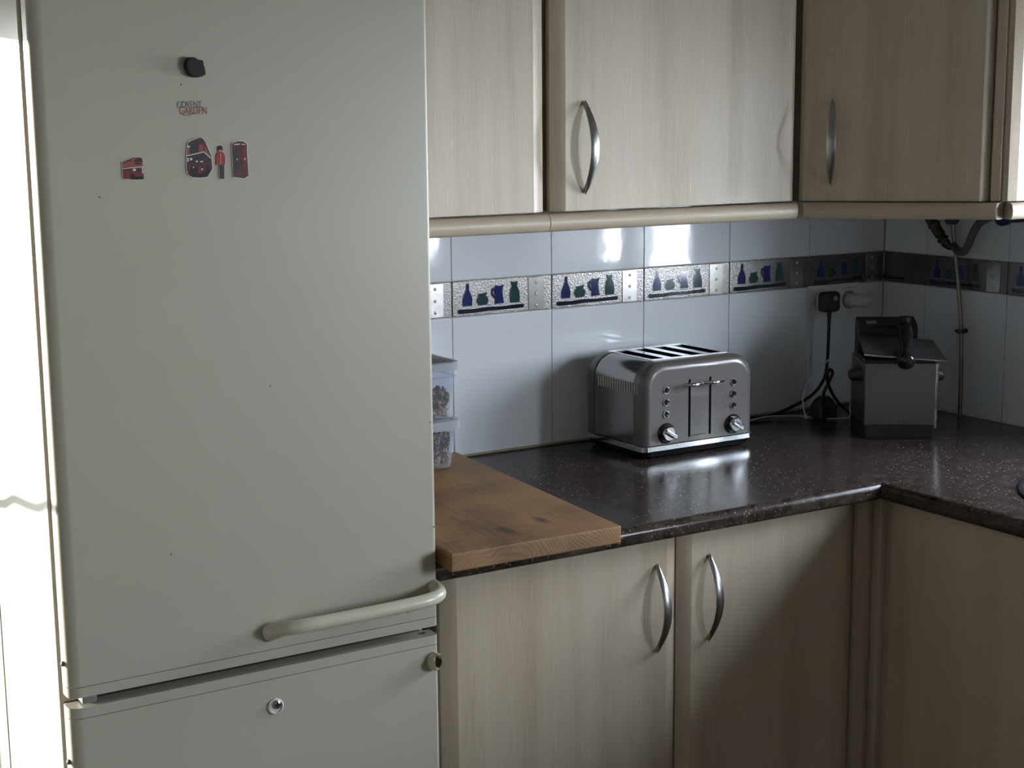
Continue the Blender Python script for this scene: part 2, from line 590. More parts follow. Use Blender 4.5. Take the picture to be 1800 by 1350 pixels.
M_TROUS = plain('printed_dark_green', (0.030, 0.036, 0.032), 0.6, noise=0.2)
M_SKIN = plain('printed_skin', (0.42, 0.24, 0.18), 0.6, noise=0.1)
M_PALE = plain('magnet_card', (0.60, 0.58, 0.53), 0.5, noise=0.03)
M_PRINTW = plain('printed_white', (0.62, 0.60, 0.56), 0.5, noise=0.05)
M_GREYINK = plain('grey_ink', (0.13, 0.12, 0.12), 0.5, noise=0.1)
M_REDINK = plain('red_ink', (0.27, 0.045, 0.05), 0.5, noise=0.1)
M_CEREAL = plain('toasted_flakes', (0.46, 0.30, 0.20), 0.8, noise=0.35, nscale=70)
M_RAISIN = plain('dark_raisins', (0.06, 0.04, 0.04), 0.6, noise=0.3, nscale=70)
M_SEAL = plain('black_seal', (0.015, 0.015, 0.016), 0.4, noise=0.1)
M_SLOT = plain('slot_black', (0.004, 0.004, 0.004), 0.9, spec=0.05, noise=0.1)
M_SINK = plain('sink_steel', (0.62, 0.64, 0.66), 0.22, metal=1.0, noise=0.05)
M_SCREW = plain('screw_zinc', (0.40, 0.38, 0.34), 0.35, metal=1.0, noise=0.2)
M_RUST = plain('rusty_brown', (0.09, 0.05, 0.03), 0.8, noise=0.3)

# ------------------------------------------------------------------ the room
ROOM_Y = -3.7
H = 2.42
TW, TH_B = 0.22305, 0.0684       # tile pitch, height of the border row
ZC = 0.90                        # worktop top
GAP = 0.0009                     # half a joint

def structure(name, bm, mats, smooth=None):
    o = obj(name, bm, mats, None, smooth)
    o['kind'] = 'structure'
    return o

structure('floor', bx(WX_L - 0.12, 0.30, ROOM_Y - 0.12, 0.12, -0.1, 0.0), M_FLOOR)
structure('ceiling', bx(WX_L - 0.12, 0.30, ROOM_Y - 0.12, 0.12, H, H + 0.1), M_CEIL)
structure('ground', bx(-9, 6, -10, 6, -0.22, -0.12), M_GROUND)
wk = B()
box(wk, DOOR_X1, 0.30, 0.0026, 0.12, 0, H)
box(wk, WX_L - 0.12, DOOR_X0, 0.0026, 0.12, 0, H)
box(wk, DOOR_X0, DOOR_X1, 0.0026, 0.12, DOOR_Z1, H)
wall_back = structure('wall_back', wk, M_GROUT)
wb = B()
X0, X1 = 0.0026, 0.22
box(wb, X0, X1, ROOM_Y, W2_Y0, 0, H)
box(wb, X0, X1, W2_Y0, W2_Y1, 0, W2_Z0)
box(wb, X0, X1, W2_Y0, W2_Y1, W2_Z1, H)
box(wb, X0, X1, W2_Y1, WIN_Y0, 0, H)
box(wb, X0, X1, WIN_Y1, 0.0026, 0, H)
box(wb, X0, X1, WIN_Y0, WIN_Y1, 0, WIN_Z0)
box(wb, X0, X1, WIN_Y0, WIN_Y1, WIN_Z1, H)
wall_right = structure('wall_right', wb, M_GROUT)
structure('wall_left', bx(WX_L - 0.12, WX_L, ROOM_Y, 0.0026, 0, H), M_PAINT)
structure('wall_front', bx(WX_L - 0.12, 0.30, ROOM_Y - 0.12, ROOM_Y, 0, H), M_PAINT)

# sink window: frame, mullion, two panes
win = bpy.data.objects.new('window_1', None)
COL.objects.link(win)
win['kind'] = 'structure'
fb = B()
fx0, fx1 = 0.10, 0.15
box(fb, fx0, fx1, WIN_Y1 - 0.030, WIN_Y1, WIN_Z0, WIN_Z1, 0.004)
box(fb, fx0, fx1, WIN_Y0, WIN_Y0 + 0.04, WIN_Z0, WIN_Z1, 0.004)
box(fb, fx0, fx1, WIN_Y0, WIN_Y1, WIN_Z0, WIN_Z0 + 0.035, 0.004)
box(fb, fx0, fx1, WIN_Y0, WIN_Y1, WIN_Z1 - 0.04, WIN_Z1, 0.004)
obj('window_frame', fb, M_FRAMEP, win)
obj('mullion', bx(fx0 - 0.01, fx1 + 0.01, -1.14, -1.07, WIN_Z0, WIN_Z1, 0.004), M_FRAMEP, win)
obj('pane', bx(0.122, 0.126, -1.07, WIN_Y1 - 0.03, WIN_Z0 + 0.03, WIN_Z1 - 0.03), M_GLASS, win)
obj('pane', bx(0.122, 0.126, WIN_Y0 + 0.03, -1.14, WIN_Z0 + 0.03, WIN_Z1 - 0.03), M_GLASS, win)
win2 = bpy.data.objects.new('fill_window', None)  # unseen extra window, added to brighten the lower doors and fridge front
COL.objects.link(win2)
win2['kind'] = 'structure'
fb = B()
box(fb, fx0, fx1, W2_Y1 - 0.035, W2_Y1, W2_Z0, W2_Z1, 0.004)
box(fb, fx0, fx1, W2_Y0, W2_Y0 + 0.035, W2_Z0, W2_Z1, 0.004)
box(fb, fx0, fx1, W2_Y0, W2_Y1, W2_Z0, W2_Z0 + 0.035, 0.004)
box(fb, fx0, fx1, W2_Y0, W2_Y1, W2_Z1 - 0.035, W2_Z1, 0.004)
obj('window_frame', fb, M_FRAMEP, win2)
obj('pane', bx(0.122, 0.126, W2_Y0 + 0.03, W2_Y1 - 0.03, W2_Z0 + 0.03, W2_Z1 - 0.03), M_GLASS, win2)
# net curtain drawn across the far part of the window
bm = B()
ring0, ring1 = [], []
nc = 40
for k in range(nc + 1):
    y = -1.165 - (1.49 - 1.165) * k / nc
    x = 0.052 + 0.012 * math.sin(k * 1.15) + 0.006 * math.sin(k * 0.37)
    ring0.append((x, y, WIN_Z0 + 0.03))
    ring1.append((x + 0.004 * math.sin(k * 0.6), y, WIN_Z1 - 0.03))
va = [bm.verts.new(p) for p in ring0]
vb = [bm.verts.new(p) for p in ring1]
for k in range(nc):
    bm.faces.new((va[k], va[k + 1], vb[k + 1], vb[k]))
m_net, nt_, p_ = newmat('net_curtain')
tl = N(nt_, 'ShaderNodeBsdfTranslucent')
tl.inputs['Color'].default_value = (0.34, 0.34, 0.33, 1)
nz_ = N(nt_, 'ShaderNodeTexNoise')
nz_.inputs['Scale'].default_value = 300
p_.inputs['Base Color'].default_value = (0.5, 0.5, 0.48, 1)
ms_ = N(nt_, 'ShaderNodeMixShader')
ms_.inputs[0].default_value = 0.75
nt_.links.new(p_.outputs[0], ms_.inputs[1])
nt_.links.new(tl.outputs[0], ms_.inputs[2])
nt_.links.new(ms_.outputs[0], nt_.nodes['Material Output'].inputs['Surface'])
cu_ = obj('net_curtain', bm, m_net, None, 70)
tag(cu_, 'white net curtain drawn across one side of the sink window', 'curtain')
obj('window_sill', bx(-0.008, 0.10, WIN_Y0, WIN_Y1, WIN_Z0 - 0.012, WIN_Z0 + 0.004, 0.002), M_TILE, win)

# glazed door in the back wall, beyond the fridge
dr = bpy.data.objects.new('door_1', None)
COL.objects.link(dr)
dr['kind'] = 'structure'
db = B()
box(db, DOOR_X0, DOOR_X0 + 0.008, 0.05, 0.09, 0, DOOR_Z1, 0.002)
box(db, DOOR_X1 - 0.02, DOOR_X1, 0.05, 0.09, 0, DOOR_Z1, 0.003)
box(db, DOOR_X0, DOOR_X1, 0.05, 0.09, 0, 0.10, 0.003)
box(db, DOOR_X0, DOOR_X1, 0.05, 0.09, DOOR_Z1 - 0.02, DOOR_Z1, 0.003)
obj('door_frame', db, M_FRAMEP, dr)
obj('pane', bx(DOOR_X0 + 0.005, DOOR_X1 - 0.015, 0.068, 0.072, 0.09, DOOR_Z1 - 0.01), M_GLASSD, dr)
cpts = spline([(-2.635, 0.02, 1.130), (-2.560, 0.02, 1.122), (-2.500, 0.02, 1.115), (-2.470, 0.02, 1.108), (-2.440, 0.02, 1.092), (-2.400, 0.02, 1.080), (-2.350, 0.02, 1.068), (-2.322, 0.02, 1.054), (-2.290, 0.02, 1.038), (-2.20, 0.02, 1.015)], 6)
obj('shadow_cord', tube(B(), cpts, 0.0062, 8), M_WHITEP, dr, 60)  # unseen cord, added to cast a wavy shadow line on the fridge side

# ------------------------------------------------------------------ wall tiles: each a part of its wall
def tile_bm(w_, h_, t=0.0028):
    """front face on y=0, body behind it, edges eased"""
    bm = B()
    e = 0.0011
    rings = []
    for ins, y in ((0, t), (0, e), (e * 0.35, e * 0.35), (e, 0.0)):
        rings.append([(-w_ / 2 + ins, y, -h_ / 2 + ins), (w_ / 2 - ins, y, -h_ / 2 + ins), (w_ / 2 - ins, y, h_ / 2 - ins), (-w_ / 2 + ins, y, h_ / 2 - ins)])
    return loft(bm, rings)

TILE_MESH = {}
def tile(parent, name, w_, h_, cx, cy, cz, rotz, m):
    key = (name, round(w_, 4), round(h_, 4))
    if key not in TILE_MESH:
        o = obj(name, tile_bm(w_ - 2 * GAP, h_ - 2 * GAP), m, parent, 40)
        TILE_MESH[key] = o
    else:
        o = clone(TILE_MESH[key], parent)
    o.location = (cx, cy, cz)
    o.rotation_euler = (random.uniform(-.0011, .0011), 0, rotz + random.uniform(-.0011, .0011))
    return o

BOTTLE = [(.100, .71), (.096, .55), (.113, .41), (.131, .29), (.134, .13), (.140, .09), (.160, .10), (.158, .27), (.174, .38), (.190, .52), (.187, .71)]
JAR = [(.235, .60), (.243, .52), (.260, .465), (.250, .43), (.258, .405), (.298, .40), (.330, .375), (.336, .41), (.322, .46), (.344, .53), (.347, .62), (.330, .71), (.255, .715)]
JUG = [(.418, .71), (.420, .50), (.412, .37), (.418, .23), (.428, .20), (.470, .225), (.505, .19), (.497, .27), (.487, .35), (.497, .55), (.506, .70)]
JUGH = [(.418, .30), (.400, .26), (.384, .31), (.384, .43), (.400, .52), (.418, .56), (.418, .50), (.404, .455), (.396, .40), (.396, .345), (.404, .33), (.418, .36)]
VASE = [(.572, .71), (.569, .50), (.578, .34), (.594, .25), (.582, .15), (.590, .11), (.606, .15), (.644, .13), (.648, .17), (.638, .24), (.658, .38), (.668, .55), (.665, .71)]
BAR = [(.060, .80), (.20, .815), (.33, .79), (.50, .80), (.69, .775), (.705, .80), (.708, .85), (.695, .89), (.50, .90), (.35, .895), (.20, .925), (.065, .93), (.050, .90), (.048, .84)]
MW, MH = TW - 2 * GAP, TH_B - 2 * GAP

def motif_bm(polys, h=0.0011, grow=0.0020):
    bm = B()
    for pts in polys:
        pp = [((u - .5) * MW, (.5 - v) * MH) for u, v in pts]
        cx = sum(p[0] for p in pp) / len(pp)
        cz = sum(p[1] for p in pp) / len(pp)
        big = []
        for x, z in pp:
            d = math.hypot(x - cx, z - cz) or 1
            big.append((x + (x - cx) / d * grow, z + (z - cz) / d * grow * 0.8))
        prism(bm, big, 0.0004, -h * 0.55, lambda a, b, y: (a, y, b), 1)
        prism(bm, pp, 0.0004, -h, lambda a, b, y: (a, y, b), 0)
    return bm

MOTIFS = {}
def motif(parent, name, polys, m):
    if name not in MOTIFS:
        MOTIFS[name] = obj(name, motif_bm(polys), [m, M_RIM], parent, None)
        return MOTIFS[name]
    return clone(MOTIFS[name], parent)

def plaque(parent):
    if 'plaque' not in MOTIFS:
        bm = B()
        x0, x1 = (.757 - .5) * MW, (.918 - .5) * MW
        box(bm, x0, x1, -0.0013, 0.0004, -MH * .475, MH * .475, 0.0005, 1, 0)
        for v in (.175, .51, .845):
            mt = Matrix.Translation(((.838 - .5) * MW, -0.0012, (.5 - v) * MH)) @ Matrix.Rotation(math.radians(90), 4, 'X')
            lathe(bm, [(0.0032, -0.0004), (0.0032, 0.0004), (0.0020, 0.0009), (0.0, 0.0010)], 12, mt, 1)
        MOTIFS['plaque'] = obj('metal_plaque', bm, [M_PLAQ, M_DOT], parent, 40)
        return
    clone(MOTIFS['plaque'], parent)

def decorate(t, which='full'):
    if which == 'full':
        motif(t, 'bottle_motif', [BOTTLE], M_COBALT)
        motif(t, 'jar_motif', [JAR], M_TEAL)
        motif(t, 'jug_motif', [JUG, JUGH], M_COBALT)
        motif(t, 'vase_motif', [VASE], M_TEAL)
        motif(t, 'shelf_motif', [BAR], M_NAVY)
        plaque(t)

Z_B0, Z_B1 = 1.1694, 1.2377
rows = [(0.9005, Z_B0, 'tile', M_TILE), (Z_B0, Z_B1, 'border_tile', M_BORDER), (Z_B1, 1.3925, 'tile', M_TILE)]
xe = [0.0, -0.2242] + [-0.2242 - TW * k for k in range(1, 7)]
for k in range(len(xe) - 1):
    wd = TW if k else 0.2242
    for z0, z1, nm, m in rows:
        t = tile(wall_back, nm, TW if nm == 'border_tile' else wd, z1 - z0, (xe[k] + xe[k + 1]) / 2, 0, (z0 + z1) / 2, 0, m)
        if nm == 'border_tile':
            decorate(t)
ye = [0.0, -0.1259, -0.1259 - TW, -0.1259 - 2 * TW, -0.698]
for k in range(len(ye) - 1):
    wd = ye[k] - ye[k + 1]
    for z0, z1, nm, m in rows:
        full = k in (1, 2)
        t = tile(wall_right, nm, TW if full else wd, z1 - z0, 0, (ye[k] + ye[k + 1]) / 2, (z0 + z1) / 2, math.radians(-90), m)
        if nm == 'border_tile':
            if full:
                decorate(t)
            elif k == 0:
                bt = [((-wd / 2 + 0.002) / MW + .5, .80), (.50, .80), (.52, .85), (.50, .90), ((-wd / 2 + 0.002) / MW + .5, .905)]
                obj('shelf_motif', motif_bm([bt]), [M_NAVY, M_RIM], t)
sl = obj('sealant_strip', bx(-1.50, -0.003, -0.006, 0.001, ZC + 0.0004, ZC + 0.005, 0.002, 1), plain('yellowed_sealant', (0.36, 0.33, 0.22), 0.6, noise=0.2), wall_back)

# ------------------------------------------------------------------ cabinets
def door_bm(x0, x1, z0, z1, yf, th, bw=0.024, bd=0.011, left=True, right=True, bwl=None, bwr=None):
    bl_, br_ = bwl or bw, bwr or bw
    prof = []
    n = 5
    if left:
        for k in range(n + 1):
            t = k / n
            prof.append((x0 + bl_ * t, yf + bd * min(1, bl_ / bw) * (1 - t) ** 1.35))
    else:
        prof.append((x0, yf))
    if right:
        for k in range(n + 1):
            t = 1 - k / n
            prof.append((x1 - br_ * t, yf + bd * min(1, br_ / bw) * (1 - t) ** 1.35))
    else:
        prof.append((x1, yf))
    # order: left bevel runs outward->flat; right bevel runs flat->outward
    if right:
        rb = prof[-(n + 1):]
        prof = prof[:-(n + 1)] + sorted(rb, key=lambda p: p[0])
    prof += [(x1, yf + th), (x0, yf + th)]
    return prism(B(), prof, z0, z1, lambda a, b, z: (a, b, z))

def handle_bm(L=0.146, bulge=0.031, wmax=0.0165, t=0.0062, n=26):
    rings = []
    for k in range(n + 1):
        s = 2 * k / n - 1
        z = s * L / 2
        y = -bulge * (1 - abs(s) ** 2.0) - 0.0008
        dy = 2 * bulge * s / (L / 2)
        tx = Vector((0, dy, 1)).normalized()
        nn = Vector((0, -tx.z, tx.y))
        wd = wmax * (0.10 + 0.90 * math.sqrt(max(0, 1 - s * s))) / 2
        th = t * (0.8 + 0.8 * abs(s) ** 3)
        c = Vector((0, y, z))
        ring = []
        for a, b in ((-1, 0.15), (-0.6, 0.8), (0, 1.0), (0.6, 0.8), (1, 0.15), (0.8, -0.6), (-0.8, -0.6)):
            ring.append(c + Vector((a * wd, 0, 0)) + nn * (b * th / 2))
        rings.append(ring)
    return loft(B(), rings)

HANDLE = None
def handle(parent, x, y, z):
    global HANDLE
    if HANDLE is None:
        HANDLE = obj('handle', handle_bm(), M_HANDLE, parent, 50, (x, y, z))
        return HANDLE
    return clone(HANDLE, parent, (x, y, z))

def pelmet_bm(x0, x1, yc, z0=1.3545, z1=1.3835, miter0=0.0, miter1=0.0):
    h = z1 - z0
    prof = []
    for k in range(9):
        a = math.radians(-90 + 180 * k / 8)
        prof.append((yc - 0.004 - 0.0125 * math.cos(a) ** 0.8 if abs(math.cos(a)) > 1e-6 else yc - 0.004, z0 + h / 2 + h / 2 * math.sin(a)))
    prof += [(yc + 0.022, z1), (yc + 0.022, z0)]
    ring0 = [(x0 + miter0 * (y - yc), y, z) for y, z in prof]
    ring1 = [(x1 + miter1 * (y - yc), y, z) for y, z in prof]
    return loft(B(), [ring0, ring1])

UF = -0.4064     # front of the upper doors
UT = 2.12
def upper(name, label, x0, x1, dx0, dx1, px0, px1, hx, m0=0.0, m1=0.0, bwr=None):
    t = thing(name, label, 'cabinet', ((x0 + x1) / 2, -0.19, 1.386))
    ox, oy, oz = t.location
    cb = B()
    box(cb, x0 - ox, x1 - ox, UF + 0.022 - oy, -0.001 - oy, 1.3838 - oz, UT - oz, 0.001, 1)
    obj('carcass', cb, M_CARC, t)
    d = obj('door', door_bm(dx0 - ox, dx1 - ox, 1.3862 - oz, UT - oz, UF - oy, 0.0205, bwr=bwr), M_WOOD, t, 10)
    if hx is not None:
        handle(d, hx - ox, UF - oy, 1.4877 - oz)
    obj('pelmet', pelmet_bm(px0 - ox, px1 - ox, UF - oy, 1.3545 - oz, 1.3835 - oz, m0, m1), M_WOODH, t, 35)
    return t

upper('wall_cabinet', 'upper oak-effect cabinet without visible handle, beside the fridge', -1.490, -1.1640, -1.488, -1.1695, -1.490, -1.1725, None)
upper('wall_cabinet', 'middle upper oak-effect cabinet with bow handle above the toaster', -1.1630, -0.6405, -1.1560, -0.6420, -1.1712, -0.6390, -1.0958, 0.0, 0.41, 0.008)

# diagonal corner unit, local x runs along its face, local -y looks into the room
S2 = math.sqrt(0.5)
CO = Vector((-0.6335, UF - 0.0020, 1.386))
DL = 0.347
t = thing('corner_wall_cabinet', 'diagonal corner upper cabinet with bow handle above the deep fryer', 'cabinet', CO, math.radians(-45))
cb = B()
inv = Matrix.Rotation(math.radians(45), 3, 'Z')
def loc2(x, y):
    v = inv @ Vector((x - CO.x, y - CO.y, 0))
    return (v.x, v.y)
foot = [loc2(-0.6325, UF + 0.026), loc2(-0.3745, -0.643), loc2(-0.012, -0.643), loc2(-0.012, -0.012), loc2(-0.6325, -0.012)]
prism(cb, foot, -0.0022, UT - 1.386, lambda a, b, z: (a, b, z))
obj('carcass', cb, M_CARC, t)
d = obj('door', door_bm(0.0015, 0.328, 0.0, UT - 1.386, 0.0, 0.0205, 0.017, 0.012, bwl=0.007), M_WOOD, t, 10)
handle(d, 0.0565, 0.0, 0.1035)
obj('corner_post', bx(0.3295, 0.3465, 0.0015, 0.030, 0.0, UT - 1.386, 0.002), M_WOOD, t)
obj('pelmet', pelmet_bm(0.0045, 0.3445, -0.002, -0.0315, -0.0025, -0.41, 0.41), M_WOODH, t, 35)
# end panel that closes the unit towards the window, and its own length of pelmet
ang = math.radians(45)
def e2(x, y):
    return loc2(x, y)
ep = B()
prof = [e2(-0.3845, -0.6545), e2(-0.3790, -0.6605), e2(-0.3600, -0.6650), e2(-0.012, -0.6650), e2(-0.012, -0.6455), e2(-0.3845, -0.6455)]
prism(ep, prof, 0.0, UT - 1.386, lambda a, b, z: (a, b, z))
obj('end_panel', ep, M_WOOD, t, 10)
er = B()
pr0, pr1 = [], []
for k in range(9):
    a = math.radians(-90 + 180 * k / 8)
    q = 0.0125 * max(0.0, math.cos(a)) ** 0.8
    z = -0.017 + 0.0145 * math.sin(a)
    pr0.append((*e2(-0.3815 - 0.41 * q, -0.668 - q), z))
    pr1.append((*e2(-0.012, -0.668 - q), z))
for z in (-0.0025, -0.0315):
    pr0.append((*e2(-0.3700, -0.646), z))
    pr1.append((*e2(-0.012, -0.646), z))
loft(er, [pr0, pr1])
obj('end_pelmet', er, M_WOODH, t, 35)

# base units
BF = -0.570
def base(name, label, x0, x1, dx0, dx1, hx):
    t = thing(name, label, 'cabinet', ((x0 + x1) / 2, -0.28, 0))
    ox, oy = t.location.x, t.location.y
    cb = B()
    box(cb, x0 - ox, x1 - ox, BF + 0.022 - oy, -0.003 - oy, 0.12, 0.868, 0.001, 1)
    obj('carcass', cb, M_CARC, t)
    obj('plinth', bx(x0 - ox, x1 - ox, BF + 0.05 - oy, BF + 0.066 - oy, 0.0, 0.12), M_WOODH, t)
    d = obj('door', door_bm(dx0 - ox, dx1 - ox, 0.135, 0.862, BF - oy, 0.0205), M_WOOD, t, 10)
    if hx is not None:
        handle(d, hx - ox, BF - oy, 0.749)
    return t, ox, oy
base('base_cabinet', 'lower oak-effect cabinet under the pine board, next to the fridge', -1.4645, -1.0215, -1.4635, -1.0225, -1.0680)
t, ox, oy = base('base_cabinet', 'lower oak-effect cabinet below the toaster, beside the inner corner', -1.0205, -0.6225, -1.0190, -0.6255, -0.9605)
# corner filler post belongs to the corner run
t = thing('corner_base_cabinet', 'lower corner cabinet with blank door under the right-hand worktop', 'cabinet', (-0.30, -0.60, 0))
ox, oy = t.location.x, t.location.y
obj('filler_post', door_bm(-0.6215 - ox, -0.5715 - ox, 0.135, 0.864, BF + 0.002 - oy, 0.02, 0.024, 0.014, left=False), M_WOOD, t, 10)
obj('corner_fillet', bx(-0.5735 - ox, -0.5480 - ox, -0.5765 - oy, -0.5520 - oy, 0.135, 0.864, 0.001, 1), M_WOOD, t)
cb = B()
box(cb, -0.546 - ox, -0.003 - ox, -3.20 - oy, -0.003 - oy, 0.12, 0.700, 0.001, 1)
obj('carcass', cb, M_CARC, t)
db = door_bm(0.0, 0.90, 0.135, 0.862, 0.0, 0.0205, 0.026, 0.012)
for v in db.verts:
    x, y, z = v.co
    v.co = (BF - ox + y, (-0.5755 - oy) - x, z)
obj('door', db, M_WOOD, t, 10)
obj('plinth', bx(-0.52 - ox, -0.504 - ox, -3.20 - oy, -0.52 - oy, 0.0, 0.12), M_WOODH, t)

# ------------------------------------------------------------------ worktop
WD, ZL = 0.600, 0.8702
def edge_prof(front, sgn, back):
    """rounded front edge profile; front coordinate, sgn points outwards"""
    hh = ZC - ZL
    pts = [(back, ZC)]
    r = 0.013
    for k in range(7):
        a = math.radians(90 - 90 * k / 6)
        pts.append((front - sgn * r + sgn * r * math.cos(a), ZC - r + r * math.sin(a)))
    r2 = 0.007
    for k in range(4):
        a = math.radians(-90 * k / 3)
        pts.append((front - sgn * r2 + sgn * r2 * math.cos(a), ZL + r2 + r2 * math.sin(a)))
    pts.append((back, ZL))
    return pts

wt = thing('worktop', 'dark brown speckled L-shaped kitchen worktop with rounded front edge', 'worktop', (-0.8, -0.3, ZL))
o3 = wt.location
bm = B()
prof = edge_prof(-WD, -1, -0.0005)
loft(bm, [[(-1.492 - o3.x, y - o3.y, z - o3.z) for y, z in prof], [(-0.0005 + (y + 0.0005) * 1.0 - o3.x if True else 0, y - o3.y, z - o3.z) for y, z in prof]])
back_run = obj('back_run', bm, M_TOP, wt, 40)
# right-hand run, mitred against the back run, with the opening for the round sink
bm = B()
prof = edge_prof(-WD, -1, -0.0005)
J = 0.0006
loft(bm, [[(x - o3.x, x - J - o3.y, z - o3.z) for x, z in prof], [(x - o3.x, -3.20 - o3.y, z - o3.z) for x, z in prof]])
me_o = obj('right_run', bm, M_TOP, wt, None)
SKX, SKY, SKR = -0.287, -0.930, 0.222
cut = obj('cutter', lathe(B(), [(SKR - 0.012, 0.5), (SKR - 0.012, 1.2)], 48, Matrix.Translation((SKX, SKY, 0))), M_TOP)
me_o.modifiers.clear()
md = me_o.modifiers.new('hole', 'BOOLEAN')
md.object = cut
md.operation = 'DIFFERENCE'
md.solver = 'EXACT'
bpy.context.view_layer.update()
dg = bpy.context.evaluated_depsgraph_get()
nm = bpy.data.meshes.new_from_object(me_o.evaluated_get(dg))
me_o.modifiers.clear()
me_o.data = nm
bpy.data.objects.remove(cut)
for p in nm.polygons:
    p.use_smooth = True
nm.set_sharp_from_angle(angle=math.radians(40))

sk = thing('round_sink', 'round steel sink set in the worktop at the right edge', 'sink', (SKX, SKY, ZC))
obj('bowl', lathe(B(), [(SKR, 0.0028), (SKR - 0.004, 0.0050), (SKR - 0.018, 0.0045), (SKR - 0.026, -0.004), (SKR - 0.034, -0.06), (SKR - 0.07, -0.150), (0.03, -0.158), (0.0, -0.158), (0.0, -0.161), (0.03, -0.161), (SKR - 0.072, -0.153), (SKR - 0.038, -0.06), (SKR - 0.030, -0.006), (SKR - 0.022, 0.0006), (SKR - 0.004, 0.0010)], 64), M_SINK, sk, 40)
obj('rim_seal', lathe(B(), [(SKR - 0.004, 0.0002), (SKR + 0.0045, 0.0002), (SKR + 0.0045, 0.0035), (SKR + 0.001, 0.0046), (SKR - 0.002, 0.0040)], 64), M_SEAL, sk, 40)

# ------------------------------------------------------------------ fridge freezer
FX0, FX1, FY = -2.0312, -1.4992, -0.62
fr = thing('fridge_freezer', 'tall off-white fridge freezer with red magnets on its door', 'fridge', ((FX0 + FX1) / 2, -0.32, 0))
ox, oy = fr.location.x, fr.location.y
def fbx(x0, x1, y0, y1, z0, z1, bev=0.0, seg=3):
    return bx(x0 - ox, x1 - ox, y0 - oy, y1 - oy, z0, z1, bev, seg)
obj('body', fbx(FX0, FX1, -0.5725, -0.03, 0.03, 1.80, 0.004), M_FRIDGE, fr, 40)
obj('gasket', fbx(FX0 + 0.004, FX1 - 0.004, -0.593, -0.570, 0.07, 0.796, 0.002, 1), M_GASKET, fr)
obj('gasket', fbx(FX0 + 0.004, FX1 - 0.004, -0.593, -0.570, 0.820, 1.785, 0.002, 1), M_GASKET, fr)
obj('side_strip', fbx(FX0 - 0.0012, FX0 + 0.002, -0.274, -0.266, 0.05, 1.78, 0.0005, 1), M_GASKET, fr)  # thin dark upright strip on the side of the body

def fridge_door_bm(z0, z1):
    """slab with softly turned vertical edges"""
    prof = []
    r, n = 0.016, 6
    for k in range(n + 1):
        a = math.radians(90 * k / n)
        prof.append((FX0 + r - r * math.cos(a) - ox, FY + r * 0.8 - r * 0.8 * math.sin(a) - oy))
    for k in range(n + 1):
        a = math.radians(90 - 90 * k / n)
        prof.append((FX1 - 0.006 + 0.006 * math.cos(a) - ox, FY + 0.006 - 0.006 * math.sin(a) - oy))
    prof += [(FX1 - ox, -0.592 - oy), (FX0 - ox, -0.592 - oy)]
    return prism(B(), prof, z0, z1, lambda a, b, z: (a, b, z))
fd = obj('fridge_door', fridge_door_bm(0.8285, 1.79), M_FRIDGE, fr, 35)
fz = obj('freezer_door', fridge_door_bm(0.06, 0.7860), M_FRIDGE, fr, 35)
def cap_bm(z0, z1):
    bm = fridge_door_bm(z0, z1)
    return bm
obj('bottom_cap', fridge_door_bm(0.8145, 0.8277), M_FRIDGE, fd, 35)
obj('top_cap', fridge_door_bm(0.7868, 0.8008), M_FRIDGE, fz, 35)
# towel-bar handle
hp = spline([(-1.7575, -0.6185, 0.8525), (-1.7480, -0.640, 0.8610), (-1.7250, -0.6545, 0.8650), (-1.680, -0.6580, 0.8660), (-1.620, -0.660, 0.8670), (-1.5600, -0.6600, 0.8680), (-1.5300, -0.6570, 0.8690), (-1.5120, -0.6480, 0.8705), (-1.5060, -0.6340, 0.8725), (-1.5050, -0.6180, 0.8745)], 7)
n = len(hp)
rr = [0.0098 + 0.0035 * max(0, 1 - k / 9) ** 1.5 for k in range(n)]
obj('handle', tube(B(), [p - Vector((ox, oy, 0)) for p in hp], rr, 14), M_FRIDGE2, fd, 60)
# hinge block, side plugs
hb = bx(-0.008, 0.012, -0.017, 0.02, -0.005, 0.0075, 0.003, 2)
obj('hinge', hb, plain('hinge_grey', (0.22, 0.21, 0.205), 0.45, noise=0.05), fr, 40, (-2.006 - ox, -0.598 - oy, 0.8078))
obj('pivot_hole', lathe(B(), [(0.0, 0), (0.0045, 0), (0.0045, 0.0012), (0.003, 0.0013), (0.0025, 0.0006), (0, 0.0006)], 16), M_GASKET, fz, 40, (-1.516 - ox, -0.604 - oy, 0.8005))
plug = obj('side_plug', lathe(B(), [(0.0035, 0), (0.0035, 0.003), (0.002, 0.0042), (0, 0.0045)], 12, Matrix.Rotation(math.radians(-90), 4, 'Y')), M_GASKET, fd, 40, (FX0 - ox, -0.605 - oy, 0.8585))
clone(plug, fz, (FX0 - ox, -0.605 - oy, 0.727))
chip = obj('enamel_chip', lathe(B(), [(0.0, 0.0), (0.0012, 0.0), (0.0010, 0.0003), (0.0, 0.0004)], 8, Matrix.Rotation(math.radians(90), 4, 'X')), M_RUST, fd, None, (-1.8486 - ox, FY - oy + 0.0001, 1.5786))
for cx_, cz_ in ((-1.9580, 1.4435), (-1.5060, 1.1135), (-1.5030, 0.9615), (-1.8900, 0.9830), (-1.7450, 1.1890), (-1.5480, 0.8420)):
    clone(chip, fd, (cx_ - ox, FY - oy + 0.0001, cz_))
